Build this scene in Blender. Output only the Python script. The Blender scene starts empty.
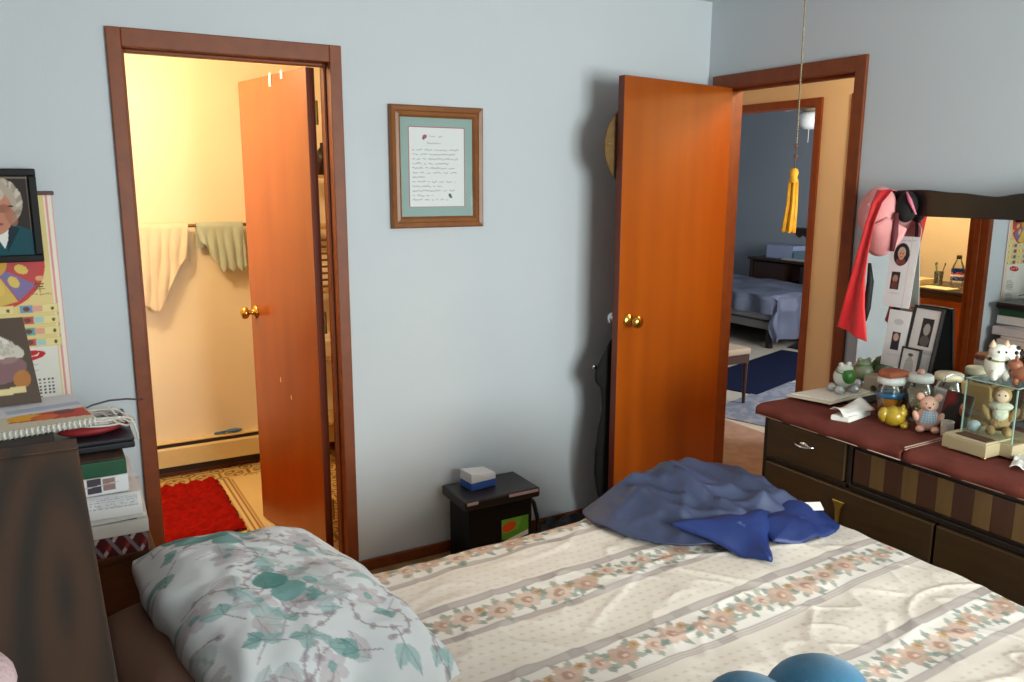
import bpy, bmesh, math, random
import numpy as np
from mathutils import Vector, Matrix, noise
random.seed(7); rng = np.random.default_rng(7)
SC = bpy.context.scene
COL = SC.collection
R = math.radians

# ---------------------------------------------------------------- colours and materials
def lin(c):
    c = np.asarray(c, float) / 255.0
    return np.where(c <= 0.04045, c / 12.92, ((c + 0.055) / 1.055) ** 2.4)
def S(r, g, b): return tuple(float(x) for x in lin((r, g, b))) + (1.0,)
MATS = {}
def _new(name):
    m = bpy.data.materials.new(name); m.use_nodes = True
    nt = m.node_tree; b = nt.nodes['Principled BSDF']
    return m, nt, b
def mat(name, col, rough=.6, metal=0., bump=0., bscale=60., spec=.5, var=0., vscale=8., coat=0., sheen=0.):
    if name in MATS: return MATS[name]
    m, nt, b = _new(name); N = nt.nodes; L = nt.links
    b.inputs['Base Color'].default_value = S(*col); b.inputs['Roughness'].default_value = rough
    b.inputs['Metallic'].default_value = metal; b.inputs['Specular IOR Level'].default_value = spec
    b.inputs['Coat Weight'].default_value = coat; b.inputs['Coat Roughness'].default_value = .12
    b.inputs['Sheen Weight'].default_value = sheen
    tc = N.new('ShaderNodeTexCoord')
    n = N.new('ShaderNodeTexNoise'); n.inputs['Scale'].default_value = vscale; n.inputs['Detail'].default_value = 3
    L.new(tc.outputs['Object'], n.inputs['Vector'])
    hs = N.new('ShaderNodeHueSaturation'); hs.inputs['Color'].default_value = S(*col)
    mr = N.new('ShaderNodeMapRange'); v = var if var else .04
    mr.inputs['From Min'].default_value = .3; mr.inputs['From Max'].default_value = .7
    mr.inputs['To Min'].default_value = 1 - v; mr.inputs['To Max'].default_value = 1 + v
    L.new(n.outputs['Fac'], mr.inputs['Value']); L.new(mr.outputs['Result'], hs.inputs['Value'])
    L.new(hs.outputs['Color'], b.inputs['Base Color'])
    if bump:
        n2 = N.new('ShaderNodeTexNoise'); n2.inputs['Scale'].default_value = bscale; n2.inputs['Detail'].default_value = 4
        L.new(tc.outputs['Object'], n2.inputs['Vector'])
        bp = N.new('ShaderNodeBump'); bp.inputs['Strength'].default_value = bump; bp.inputs['Distance'].default_value = .01
        L.new(n2.outputs['Fac'], bp.inputs['Height']); L.new(bp.outputs['Normal'], b.inputs['Normal'])
    MATS[name] = m; return m
def wood(name, c1, c2, scale=(1, 1, 1), rough=.35, dist=4., wscale=3., coat=0., axis='X', detail=3., cathedral=False, nw=.55, nscale=9., loc=(0, 0, 0)):
    if name in MATS: return MATS[name]
    m, nt, b = _new(name); N = nt.nodes; L = nt.links
    b.inputs['Roughness'].default_value = rough; b.inputs['Coat Weight'].default_value = coat; b.inputs['Coat Roughness'].default_value = .15
    tc = N.new('ShaderNodeTexCoord'); mp = N.new('ShaderNodeMapping'); mp.inputs['Scale'].default_value = scale; mp.inputs['Location'].default_value = loc
    L.new(tc.outputs['Object'], mp.inputs['Vector'])
    w = N.new('ShaderNodeTexWave'); w.wave_type = 'RINGS' if cathedral else 'BANDS'
    if cathedral: w.rings_direction = axis
    else: w.bands_direction = axis
    w.inputs['Scale'].default_value = wscale; w.inputs['Distortion'].default_value = dist
    w.inputs['Detail'].default_value = detail; w.inputs['Detail Scale'].default_value = 1.4
    L.new(mp.outputs['Vector'], w.inputs['Vector'])
    n = N.new('ShaderNodeTexNoise'); n.inputs['Scale'].default_value = nscale; n.inputs['Detail'].default_value = 6
    L.new(mp.outputs['Vector'], n.inputs['Vector'])
    mx = N.new('ShaderNodeMix'); mx.data_type = 'FLOAT'; mx.inputs[0].default_value = nw
    L.new(w.outputs['Fac'], mx.inputs[2]); L.new(n.outputs['Fac'], mx.inputs[3])
    cr = N.new('ShaderNodeValToRGB'); cr.color_ramp.elements[0].color = S(*c1); cr.color_ramp.elements[1].color = S(*c2)
    cr.color_ramp.elements[0].position = .2; cr.color_ramp.elements[1].position = .8
    L.new(mx.outputs[0], cr.inputs['Fac']); L.new(cr.outputs['Color'], b.inputs['Base Color'])
    MATS[name] = m; return m
def painted(name='painted', rough=.6, spec=.4, bump=0., bscale=500., coat=0.):
    if name in MATS: return MATS[name]
    m, nt, b = _new(name); N = nt.nodes; L = nt.links
    a = N.new('ShaderNodeAttribute'); a.attribute_name = 'Col'
    L.new(a.outputs['Color'], b.inputs['Base Color']); b.inputs['Roughness'].default_value = rough
    b.inputs['Specular IOR Level'].default_value = spec; b.inputs['Coat Weight'].default_value = coat
    if bump:
        tc = N.new('ShaderNodeTexCoord'); n2 = N.new('ShaderNodeTexNoise'); n2.inputs['Scale'].default_value = bscale
        L.new(tc.outputs['Object'], n2.inputs['Vector'])
        bp = N.new('ShaderNodeBump'); bp.inputs['Strength'].default_value = bump; bp.inputs['Distance'].default_value = .004
        L.new(n2.outputs['Fac'], bp.inputs['Height']); L.new(bp.outputs['Normal'], b.inputs['Normal'])
    MATS[name] = m; return m
def glass(name, tint=(245, 250, 248), refl=.10):
    if name in MATS: return MATS[name]
    m, nt, b = _new(name); N = nt.nodes; L = nt.links; N.remove(b)
    out = N['Material Output']
    t = N.new('ShaderNodeBsdfTransparent'); t.inputs['Color'].default_value = S(*tint)
    g = N.new('ShaderNodeBsdfGlossy'); g.inputs['Roughness'].default_value = .03
    f = N.new('ShaderNodeFresnel'); f.inputs['IOR'].default_value = 1.45
    mx = N.new('ShaderNodeMixShader'); ad = N.new('ShaderNodeMath'); ad.operation = 'MULTIPLY'; ad.inputs[1].default_value = refl * 10
    L.new(f.outputs[0], ad.inputs[0]); L.new(ad.outputs[0], mx.inputs[0]); L.new(t.outputs[0], mx.inputs[1]); L.new(g.outputs[0], mx.inputs[2])
    L.new(mx.outputs[0], out.inputs['Surface']); MATS[name] = m; return m
def emit(name, col, strength):
    if name in MATS: return MATS[name]
    m, nt, b = _new(name)
    b.inputs['Base Color'].default_value = S(*col); b.inputs['Emission Color'].default_value = S(*col); b.inputs['Emission Strength'].default_value = strength
    MATS[name] = m; return m

# ---------------------------------------------------------------- mesh builder
class MB:
    def __init__(s): s.bm = bmesh.new(); s.mi = 0
    def _fin(s, faces):
        for f in faces: f.material_index = s.mi
    def box(s, x0, x1, y0, y1, z0, z1, bev=0., rot=None, piv=None):
        b2 = bmesh.new()
        vs = [b2.verts.new(p) for p in [(x0, y0, z0), (x1, y0, z0), (x1, y1, z0), (x0, y1, z0), (x0, y0, z1), (x1, y0, z1), (x1, y1, z1), (x0, y1, z1)]]
        for f in [(0, 3, 2, 1), (4, 5, 6, 7), (0, 1, 5, 4), (1, 2, 6, 5), (2, 3, 7, 6), (3, 0, 4, 7)]: b2.faces.new([vs[i] for i in f])
        if bev: bmesh.ops.bevel(b2, geom=b2.edges[:], offset=bev, segments=2, affect='EDGES', profile=.5)
        if rot is not None:
            p = Vector(piv if piv else ((x0 + x1) / 2, (y0 + y1) / 2, (z0 + z1) / 2))
            M = Matrix.Translation(p) @ rot @ Matrix.Translation(-p); b2.transform(M)
        s.merge(b2); return s
    def merge(s, b2):
        mp = {}
        for v in b2.verts: mp[v] = s.bm.verts.new(v.co)
        for f in b2.faces:
            try: nf = s.bm.faces.new([mp[v] for v in f.verts]); nf.material_index = s.mi
            except ValueError: pass
        b2.free()
    def ring(s, c, a, b, r, seg, rb=None):
        rb = r if rb is None else rb
        return [s.bm.verts.new(c + a * (r * math.cos(2 * math.pi * i / seg)) + b * (rb * math.sin(2 * math.pi * i / seg))) for i in range(seg)]
    def skin(s, rings, cap0=True, cap1=True, closed=False):
        n = len(rings)
        for k in range(n if closed else n - 1):
            r0, r1 = rings[k], rings[(k + 1) % n]; m = len(r0)
            for i in range(m):
                f = s.bm.faces.new([r0[i], r0[(i + 1) % m], r1[(i + 1) % m], r1[i]]); f.material_index = s.mi
        if not closed:
            if cap0: s._fin([s.bm.faces.new(rings[0][::-1])])
            if cap1: s._fin([s.bm.faces.new(rings[-1])])
    def tube(s, pts, r, seg=8, closed=False):
        pts = [Vector(p) for p in pts]; n = len(pts); rings = []
        rr = r if hasattr(r, '__len__') else [r] * n; up = None
        for i in range(n):
            if closed: t = pts[(i + 1) % n] - pts[i - 1]
            else: t = pts[min(i + 1, n - 1)] - pts[max(i - 1, 0)]
            t.normalize()
            if up is None: up = Vector((0, 0, 1)) if abs(t.z) < .9 else Vector((1, 0, 0))
            a = t.cross(up)
            if a.length < 1e-4: a = t.cross(Vector((1, 0, 0)))
            a.normalize(); b = a.cross(t); up = b
            rings.append(s.ring(pts[i], b, a, rr[i], seg))
        s.skin(rings, closed=closed); return s
    def lathe(s, prof, seg=24, loc=(0, 0, 0), M=None, sy=1.):
        loc = Vector(loc); rings = []
        for r, z in prof:
            ring = s.ring(Vector((0, 0, z)), Vector((1, 0, 0)), Vector((0, 1, 0)), max(r, 1e-4), seg, max(r, 1e-4) * sy)
            for v in ring: v.co = ((M @ v.co) if M else v.co) + loc
            rings.append(ring)
        s.skin(rings); return s
    def ell(s, c, rad, seg=16, rot=None):
        c = Vector(c); n = seg // 2; rings = []
        for k in range(n + 1):
            t = math.pi * k / n; rr = max(math.sin(t), 1e-3); z = -math.cos(t)
            ring = s.ring(Vector((0, 0, z)), Vector((1, 0, 0)), Vector((0, 1, 0)), rr, seg)
            for v in ring:
                p = Vector((v.co.x * rad[0], v.co.y * rad[1], v.co.z * rad[2]))
                if rot is not None: p = rot @ p
                v.co = p + c
            rings.append(ring)
        s.skin(rings); return s
    def prism(s, pts, d, fn=None, bev=0.):
        """pts: list of 3-D points of a planar polygon, d: extrusion vector"""
        b2 = bmesh.new(); d = Vector(d)
        a = [b2.verts.new(Vector(p)) for p in pts]; b = [b2.verts.new(Vector(p) + d) for p in pts]
        n = len(a); b2.faces.new(a[::-1]); b2.faces.new(b)
        for i in range(n): b2.faces.new([a[i], a[(i + 1) % n], b[(i + 1) % n], b[i]])
        bmesh.ops.recalc_face_normals(b2, faces=b2.faces[:])
        if bev: bmesh.ops.bevel(b2, geom=b2.edges[:], offset=bev, segments=1, affect='EDGES')
        s.merge(b2); return s
    def grid(s, fn, nu, nv):
        vs = [[s.bm.verts.new(fn(i / (nu - 1), j / (nv - 1))) for i in range(nu)] for j in range(nv)]
        for j in range(nv - 1):
            for i in range(nu - 1): s._fin([s.bm.faces.new([vs[j][i], vs[j][i + 1], vs[j + 1][i + 1], vs[j + 1][i]])])
        return s
    def build(s, name, m, parent=None, smooth=False, off=None, solid=0., sub=0, soff=-1):
        if off is not None: bmesh.ops.translate(s.bm, verts=s.bm.verts[:], vec=-Vector(off))
        bmesh.ops.recalc_face_normals(s.bm, faces=s.bm.faces[:])
        me = bpy.data.meshes.new(name); s.bm.to_mesh(me); s.bm.free()
        for x in (m if isinstance(m, (list, tuple)) else [m]): me.materials.append(x)
        if smooth:
            me.polygons.foreach_set('use_smooth', [True] * len(me.polygons))
            if smooth == 'auto': me.set_sharp_from_angle(angle=R(40))
        o = bpy.data.objects.new(name, me); COL.objects.link(o)
        if parent is not None: o.parent = parent
        if solid:
            md = o.modifiers.new('Solid', 'SOLIDIFY'); md.thickness = solid; md.offset = soff
        if sub:
            md = o.modifiers.new('Sub', 'SUBSURF'); md.levels = sub; md.render_levels = sub
        return o
def tag(o, label=None, cat=None, group=None, kind=None):
    if label: o['label'] = label
    if cat: o['category'] = cat
    if group: o['group'] = group
    if kind: o['kind'] = kind
    return o
def thing(name, label, cat, loc=(0, 0, 0), rz=0., group=None, kind=None):
    o = bpy.data.objects.new(name, None); COL.objects.link(o); o.empty_display_size = .05
    o.location = loc; o.rotation_euler = (0, 0, rz)
    return tag(o, label, cat, group, kind)
def struct(o, label=None): o['kind'] = 'structure'; (label and o.__setitem__('label', label)); return o

# ---------------------------------------------------------------- canvas painter: colours a surface's own printed pattern
class Canvas:
    def __init__(s, w, h, res, bg):
        s.w, s.h = w, h; s.nx = max(2, int(round(w / res)) + 1); s.ny = max(2, int(round(h / res)) + 1)
        s.a = np.empty((s.ny, s.nx, 3)); s.a[:] = lin(bg)
        s.xs = np.linspace(0, w, s.nx); s.ys = np.linspace(0, h, s.ny)
    def _win(s, x0, x1, y0, y1):
        i0, i1 = np.searchsorted(s.xs, [x0, x1]); j0, j1 = np.searchsorted(s.ys, [y0, y1])
        return slice(max(0, j0 - 1), j1 + 1), slice(max(0, i0 - 1), i1 + 1)
    def _put(s, sl, m, col, al):
        v = s.a[sl]; k = (m * al)[..., None]; v[:] = v * (1 - k) + lin(col) * k
    def rect(s, x0, y0, x1, y1, col, al=1.):
        sl = s._win(x0, x1, y0, y1); X, Y = np.meshgrid(s.xs[sl[1]], s.ys[sl[0]])
        s._put(sl, ((X >= x0) & (X <= x1) & (Y >= y0) & (Y <= y1)).astype(float), col, al); return s
    def ell(s, cx, cy, rx, ry, col, rot=0., al=1., inner=0., soft=.0):
        m_ = max(rx, ry) * 1.3; sl = s._win(cx - m_, cx + m_, cy - m_, cy + m_)
        X, Y = np.meshgrid(s.xs[sl[1]] - cx, s.ys[sl[0]] - cy)
        c, sn = math.cos(rot), math.sin(rot); u = (X * c + Y * sn) / rx; v = (-X * sn + Y * c) / ry
        d = np.sqrt(u * u + v * v)
        k = np.clip((1 - d) / soft, 0, 1) if soft else (d <= 1).astype(float)
        if inner: k = k * (d >= inner)
        s._put(sl, k, col, al); return s
    def poly(s, pts, col, al=1.):
        P = np.array(pts); sl = s._win(P[:, 0].min(), P[:, 0].max(), P[:, 1].min(), P[:, 1].max())
        X, Y = np.meshgrid(s.xs[sl[1]], s.ys[sl[0]]); m = np.zeros(X.shape, bool); n = len(P)
        for i in range(n):
            x1, y1 = P[i]; x2, y2 = P[(i + 1) % n]
            if y1 == y2: continue
            c = ((y1 > Y) != (y2 > Y)) & (X < (x2 - x1) * (Y - y1) / (y2 - y1) + x1); m ^= c
        s._put(sl, m.astype(float), col, al); return s
    def line(s, pts, wd, col, al=1.):
        for (x1, y1), (x2, y2) in zip(pts[:-1], pts[1:]):
            h = wd / 2; sl = s._win(min(x1, x2) - h, max(x1, x2) + h, min(y1, y2) - h, max(y1, y2) + h)
            X, Y = np.meshgrid(s.xs[sl[1]], s.ys[sl[0]]); dx, dy = x2 - x1, y2 - y1
            t = np.clip(((X - x1) * dx + (Y - y1) * dy) / max(dx * dx + dy * dy, 1e-12), 0, 1)
            d = np.hypot(X - x1 - t * dx, Y - y1 - t * dy); s._put(sl, (d <= h).astype(float), col, al)
        return s
    def scribble(s, x0, x1, y, h, wd, col, al=.8):
        x = x0; pts = []; k = 0; 
        while x < x1:
            pts.append((x, y + h * (random.random() - .35) * (1 if k % 2 else .3))); x += h * random.uniform(.35, .6); k += 1
            if random.random() < .14 and len(pts) > 2:
                s.line(pts, wd, col, al); pts = []; x += h * .7
        if len(pts) > 1: s.line(pts, wd, col, al)
        return s
def canvas_mesh(name, cv, fn, m, parent=None, thick=.0, smooth=True, back=None, off=None):
    """grid mesh whose vertices are the canvas points; fn(X, Y arrays) -> (ny, nx, 3) positions; thick>0 adds a back and rim"""
    X, Y = np.meshgrid(cv.xs, cv.ys); P = np.asarray(fn(X, Y), float); ny, nx = X.shape
    if off is not None: P = P - np.asarray(off, float)
    idx = np.arange(nx * ny).reshape(ny, nx)
    q = np.stack([idx[:-1, :-1], idx[:-1, 1:], idx[1:, 1:], idx[1:, :-1]], -1).reshape(-1, 4)
    V = P.reshape(-1, 3); C = cv.a.reshape(-1, 3)
    if thick:
        du = P[:, -1].mean(0) - P[:, 0].mean(0); dv = P[-1].mean(0) - P[0].mean(0); n = np.cross(du, dv); n /= np.linalg.norm(n)
        per = np.concatenate([idx[0, :], idx[1:, -1], idx[-1, -2::-1], idx[-2:0:-1, 0]])
        pv = V[per] - n * thick; base = len(V)
        bc = np.broadcast_to(lin(back), pv.shape) if back is not None else C[per]
        V = np.concatenate([V, pv]); C = np.concatenate([C, bc]); k = len(per)
        i = np.arange(k); j = (i + 1) % k
        q = np.concatenate([q, np.stack([per[i], base + i, base + j, per[j]], -1)])
    faces = q.tolist()
    if thick: faces.append(list(range(base + k - 1, base - 1, -1)))
    me = bpy.data.meshes.new(name); me.from_pydata(V.tolist(), [], faces)
    at = me.attributes.new('Col', 'FLOAT_COLOR', 'POINT')
    at.data.foreach_set('color', np.concatenate([np.clip(C, 0, 1), np.ones((len(C), 1))], 1).astype(np.float32).ravel())
    me.materials.append(m)
    if smooth and not thick: me.polygons.foreach_set('use_smooth', [True] * len(me.polygons))
    o = bpy.data.objects.new(name, me); COL.objects.link(o)
    if parent is not None: o.parent = parent
    return o
def plane_fn(o, u, v):
    o, u, v = (np.array(k, float) for k in (o, u, v))
    return lambda X, Y: o + X[..., None] * u + Y[..., None] * v
def vnoise(X, Y, f, seed=0):
    """smooth value noise, vectorised"""
    X = X * f + 100 + seed * 17.3; Y = Y * f + 100 + seed * 9.1; xi = np.floor(X).astype(int); yi = np.floor(Y).astype(int)
    fx = X - xi; fy = Y - yi; fx = fx * fx * (3 - 2 * fx); fy = fy * fy * (3 - 2 * fy)
    def h(a, b): 
        n = np.sin(a * 127.1 + b * 311.7 + seed * 13.7) * 43758.5453; return n - np.floor(n)
    return (h(xi, yi) * (1 - fx) + h(xi + 1, yi) * fx) * (1 - fy) + (h(xi, yi + 1) * (1 - fx) + h(xi + 1, yi + 1) * fx) * fy

# ---------------------------------------------------------------- shared materials
M_wall = mat('blue_wall_paint', (197, 203, 210), .75, bump=.05, bscale=160, spec=.2, var=.015, vscale=2)
M_cream = mat('cream_wall_paint', (232, 216, 188), .7, spec=.2, var=.015, vscale=2)
M_tan = mat('tan_hall_paint', (210, 192, 166), .75, spec=.2, var=.02, vscale=2)
M_grey = mat('grey_wall_paint', (150, 158, 166), .7, spec=.2, var=.03, vscale=1.5)
M_ceil = mat('ceiling_paint', (208, 210, 210), .85, spec=.1, bump=.1, bscale=220)
M_door = wood('door_veneer', (138, 60, 4), (164, 79, 8), (3, 3, .35), .32, 2.0, .8, .2, nw=.92, nscale=3.5)
M_dooredge = wood('door_edge_wood', (80, 26, 8), (104, 38, 12), (9, 9, .6), .4)
M_trim = wood('stained_trim', (108, 46, 8), (130, 60, 12), (5, 5, 5), .5, 2., 2., .0, nw=1., nscale=4)
M_trimh = M_trim
M_brass = mat('brass', (214, 170, 84), .22, 1.)
M_steel = mat('chrome', (214, 216, 220), .12, 1.)
M_black = mat('black_plastic', (20, 19, 20), .45)
M_white = mat('white_paper', (232, 230, 226), .7)
M_P = painted('print', .55)
M_PG = painted('glossy_print', .38, .2)
M_cloth = painted('woven_cloth', .9, .1, .25, 260)
M_pillow = painted('cotton_print', .9, .1, .1, 300)

# ================================================================ SETTING
HC = 2.438; WT = .11
XL, YN = -3.16, -4.45            # left wall and near wall
def wallbox(name, boxes, m_in, m_out=None, axis=None, sign=1):
    b = MB()
    for bx in boxes: b.box(*bx)
    ms = [m_in] + ([m_out] if m_out else [])
    o = b.build(name, ms)
    if m_out:
        for p in o.data.polygons:
            if p.normal[axis] * sign > .5: p.material_index = 1
    return struct(o)
# bedroom
DX0, DX1, DT = -2.563, -1.869, 2.036       # bathroom doorway clear opening
EY0, EY1 = -.835, -.105                    # hall doorway clear opening
wallbox('wall_back', [(XL, DX0 - .018, 0, WT, 0, HC), (DX1 + .018, 0, 0, WT, 0, HC), (DX0 - .018, DX1 + .018, 0, WT, DT + .018, HC)], M_wall, M_cream, 1, 1)
wallbox('wall_right', [(0, WT, YN, EY0 - .018, 0, HC), (0, WT, EY1 + .018, WT, 0, HC), (0, WT, EY0 - .018, EY1 + .018, DT + .018, HC)], M_wall, M_tan, 0, 1)
wallbox('wall_left', [(XL - .1, XL, YN, WT, 0, HC)], M_wall)
WX0, WX1, WZ0, WZ1 = -1.95, -.25, .75, 2.15
wallbox('wall_near', [(XL - .1, WX0, YN - .1, YN, 0, HC), (WX1, WT, YN - .1, YN, 0, HC), (WX0, WX1, YN - .1, YN, 0, WZ0), (WX0, WX1, YN - .1, YN, WZ1, HC)], M_wall)
struct(MB().box(XL - .1, WT, YN - .1, WT, HC, HC + .06).build('ceiling', M_ceil))
M_floor = wood('tan_floor_boards', (150, 116, 76), (172, 138, 94), (1.2, 9, 1), .4, 2, 2)
struct(MB().box(XL - .1, 0, YN - .1, .0, -.05, 0).build('floor', M_floor))
# window behind the camera, the room's daylight
w = thing('window_1', None, None, (0, 0, 0), kind='structure')
b = MB(); t = .05
b.box(WX0, WX1, YN - .09, YN - .02, WZ0, WZ0 + t); b.box(WX0, WX1, YN - .09, YN - .02, WZ1 - t, WZ1)
for x in (WX0, (WX0 + WX1) / 2 - t / 2, WX1 - t): b.box(x, x + t, YN - .09, YN - .02, WZ0 + t, WZ1 - t)
b.build('frame', mat('white_window_paint', (225, 225, 222), .5), w)
MB().box(WX0 + t, WX1 - t, YN - .06, YN - .055, WZ0 + t, WZ1 - t).build('pane', glass('window_glass'), w)

def casing(name, kind_mats, parent, boxes):
    b = MB()
    for bx in boxes: b.box(*bx, bev=.003)
    return b.build(name, kind_mats, parent)
# ---- bathroom door
d1 = thing('door_1', 'orange-brown veneer door standing open into the yellow-lit bathroom', None, (0, 0, 0), kind='structure')
cw, cwt = .045, .060
casing('casing', M_trim, d1, [(DX0 - cw, DX0, -.016, 0, 0, DT + cwt), (DX1, DX1 + cw, -.016, 0, 0, DT + cwt), (DX0, DX1, -.016, 0, DT, DT + cwt)])
casing('jamb', M_trim, d1, [(DX0 - .018, DX0, -.004, WT + .004, 0, DT), (DX1, DX1 + .018, -.004, WT + .004, 0, DT), (DX0 - .018, DX1 + .018, -.004, WT + .004, DT, DT + .018)])
casing('door_stop', M_trim, d1, [(DX0, DX0 + .011, .035, .072, 0, DT), (DX1 - .011, DX1, .035, .072, 0, DT), (DX0 + .011, DX1 - .011, .035, .072, DT - .011, DT)])
def knob(parent, off, p, n, m):
    """door knob with rose at p pointing along n"""
    n = Vector(n).normalized(); q = n.to_track_quat('Z', 'Y').to_matrix()
    b = MB(); b.lathe([(.031, 0), (.031, .004), (.026, .010), (.012, .012), (.010, .030), (.016, .036), (.026, .044), (.029, .054), (.026, .064), (.014, .069), (.001, .070)], 20, p, q)
    return b.build('knob', m, parent, True, off=off)
def slab(parent, pin, L, ang, dirf, nrmf, z0, z1, th=.035):
    a = R(ang); d = Vector((*dirf(a), 0)); n = Vector((*nrmf(a), 0)); pin = Vector((*pin, 0))
    b = MB(); p = [pin, pin + d * L, pin + d * L + n * th, pin + n * th]
    b.prism([q + Vector((0, 0, z0)) for q in p], (0, 0, z1 - z0), bev=.0015)
    o = b.build('door_slab', [M_door, M_dooredge], parent)
    for f in o.data.polygons:
        if abs(f.normal.dot(n)) < .6: f.material_index = 1
    return o, d, n, pin
s1, dd, nn, pp = slab(d1, (-1.887, .122), .656, 10, lambda a: (-math.sin(a), math.cos(a)), lambda a: (-math.cos(a), -math.sin(a)), .012, 2.03)
k = knob(s1, None, pp + dd * .60 + nn * .035 + Vector((0, 0, 1.02)), nn, M_brass)
knob(s1, None, pp + dd * .60 + Vector((0, 0, 1.02)), -nn, M_brass)
b = MB()
for (u, z, hw, hh) in [(.37, .745, .005, .013), (.27, .685, .005, .011)]:
    q = pp + dd * u + nn * .0352; b.prism([q + dd * (hw * x) + Vector((0, 0, z + hh * y)) for x, y in [(-1, -.6), (.2, -1), (1, -.3), (.7, .8), (-.3, 1)]], nn * .0008)
o = b.build('chipped_veneer', mat('bare_veneer', (235, 205, 140), .7), s1); o['label'] = 'pale chips in the veneer'
b = MB()
for u, z0 in [(.31, 1.985), (.20, 2.005)]:
    q = pp + dd * u + nn * .036; b.prism([q + Vector((0, 0, z0)), q + dd * .02 + Vector((0, 0, z0)), q + dd * .02 + Vector((0, 0, 2.037)), q + Vector((0, 0, 2.037))], nn * .0015)
b.build('over_door_hook', M_white, s1)['label'] = 'white hook straps over the top edge'
b = MB()
for z in (.2, 1.0, 1.82): b.tube([(-1.883, .128, z), (-1.883, .128, z + .09)], .007, 8)
b.build('hinge', M_brass, d1)
# ---- hall door
d2 = thing('door_2', 'orange-brown veneer door swung wide open against the back wall', None, (0, 0, 0), kind='structure')
casing('casing', M_trim, d2, [(-.016, 0, EY1, EY1 + .062, 0, DT + cwt), (-.016, 0, EY0 - .05, EY0, 0, DT + cwt), (-.016, 0, EY0, EY1, DT, DT + cwt)])
casing('jamb', M_trim, d2, [(-.004, WT + .004, EY1, EY1 + .018, 0, DT), (-.004, WT + .004, EY0 - .018, EY0, 0, DT), (-.004, WT + .004, EY0 - .018, EY1 + .018, DT, DT + .018)])
casing('door_stop', M_trim, d2, [(.04, .075, EY1 - .011, EY1, 0, DT), (.04, .075, EY0, EY0 + .011, 0, DT), (.04, .075, EY0 + .011, EY1 - .011, DT - .011, DT)])
casing('hall_casing', M_trim, d2, [(WT, WT + .016, EY1, EY1 + cw, 0, DT + cw), (WT, WT + .016, EY0 - cw, EY0, 0, DT + cw), (WT, WT + .016, EY0, EY1, DT, DT + cw)])
s2, d2d, d2n, d2p = slab(d2, (-.008, -.13), .735, 10, lambda a: (-math.cos(a), -math.sin(a)), lambda a: (math.sin(a), -math.cos(a)), .012, 2.035)
knob(s2, None, d2p + d2d * .672 + d2n * .035 + Vector((0, 0, 1.015)), d2n, M_brass)
knob(s2, None, d2p + d2d * .672 + Vector((0, 0, 1.015)), -d2n, M_steel)
b = MB()
for z in (.2, 1.0, 1.82): b.tube([(-.010, -.122, z), (-.010, -.122, z + .09)], .007, 8)
b.build('hinge', M_brass, d2)
# baseboards
o = MB().box(DX1 + cw, -.0, -.014, 0, 0, .05, bev=.004).build('baseboard_back', M_trim); struct(o)
o = MB().box(XL, DX0 - cw, -.014, 0, 0, .05, bev=.004).build('baseboard_back.001', M_trim); struct(o)
o = MB().box(-.014, 0, YN, EY0 - .05, 0, .05, bev=.004).build('baseboard_right', M_trim); struct(o)
struct(MB().box(DX0, DX1, -.01, .12, 0, .008, bev=.002).build('trim_1', wood('threshold_wood', (190, 140, 70), (208, 160, 88), (2, 9, 1), .4)), 'pale wood threshold of the bathroom doorway')

# ---- bathroom shell
BY = 1.62; BXL, BXR = -3.5, -1.05
wallbox('wall_bathroom_far', [(BXL, BXR, BY, BY + .1, 0, HC)], M_cream)
wallbox('wall_bathroom_left', [(BXL - .1, BXL, WT, BY + .1, 0, HC)], M_cream)
wallbox('wall_bathroom_right', [(BXR, BXR + .08, WT, BY + .1, 0, HC)], M_cream)
wallbox('wall_bathroom_near', [(BXL, XL, 0, WT, 0, HC)], M_cream)
struct(MB().box(BXL, BXR + .08, WT, BY + .1, HC, HC + .05).build('ceiling_bathroom', M_ceil))
cv = Canvas(BXR - BXL, BY, .006, (214, 184, 120))
T = .155
for i in range(int(cv.w / T) + 2):
    for j in range(int(cv.h / T) + 2):
        x, y = i * T, j * T
        cv.ell(x, y, .040, .040, (120, 82, 34), inner=.72); cv.ell(x, y, .016, .016, (120, 82, 34))
        cv.ell(x + T / 2, y + T / 2, .052, .052, (150, 108, 48), inner=.8)
        for sx, sy in ((1, 0), (0, 1)): cv.line([(x + .05 * sx, y + .05 * sy), (x + (T - .05) * sx, y + (T - .05) * sy)], .014, (128, 90, 40))
        for k in range(4): cv.ell(x + T / 2 + .026 * math.cos(k * 1.571), y + T / 2 + .026 * math.sin(k * 1.571), .017, .010, (116, 78, 32), k * 1.571)
struct(canvas_mesh('floor_bathroom', cv, plane_fn((BXL, 0, 0), (1, 0, 0), (0, 1, 0)), painted('vinyl_print', .35, .5), None, .03))
# ---- hall and second bedroom shell
HX = 1.08; HX2 = HX + .1; QY0, QY1 = .262, 1.02     # far doorway of the hall
RX, RY0, RY1 = 4.85, -.7, 5.0
M_hallfl = mat('hall_carpet', (150, 122, 104), .95, bump=.4, bscale=300, var=.12, vscale=14, spec=.1)
struct(MB().box(0, HX2 - .05, -2.4, 1.25, -.05, .0).build('floor_hall', M_hallfl))
wallbox('wall_hall_far', [(HX, HX2, QY1 + .018, 1.3, 0, HC), (HX, HX2, -.04 + .0, QY0 - .018, 0, HC), (HX, HX2, QY0 - .018, QY1 + .018, DT + .018, HC), (HX, HX2, -2.4, -.80, 0, HC), (HX, HX2, -.80, -.04, DT + .018, HC)], M_tan, M_grey, 0, 1)
wallbox('wall_hall_end', [(0, HX2, 1.25, 1.35, 0, HC), (0, HX2, -2.5, -2.4, 0, HC)], M_tan)
wallbox('wall_hall_near', [(0, WT, WT, 1.25, 0, HC)], M_tan)
struct(MB().box(WT, HX2, -2.5, 1.35, HC, HC + .05).build('ceiling_hall', M_ceil))
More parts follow.
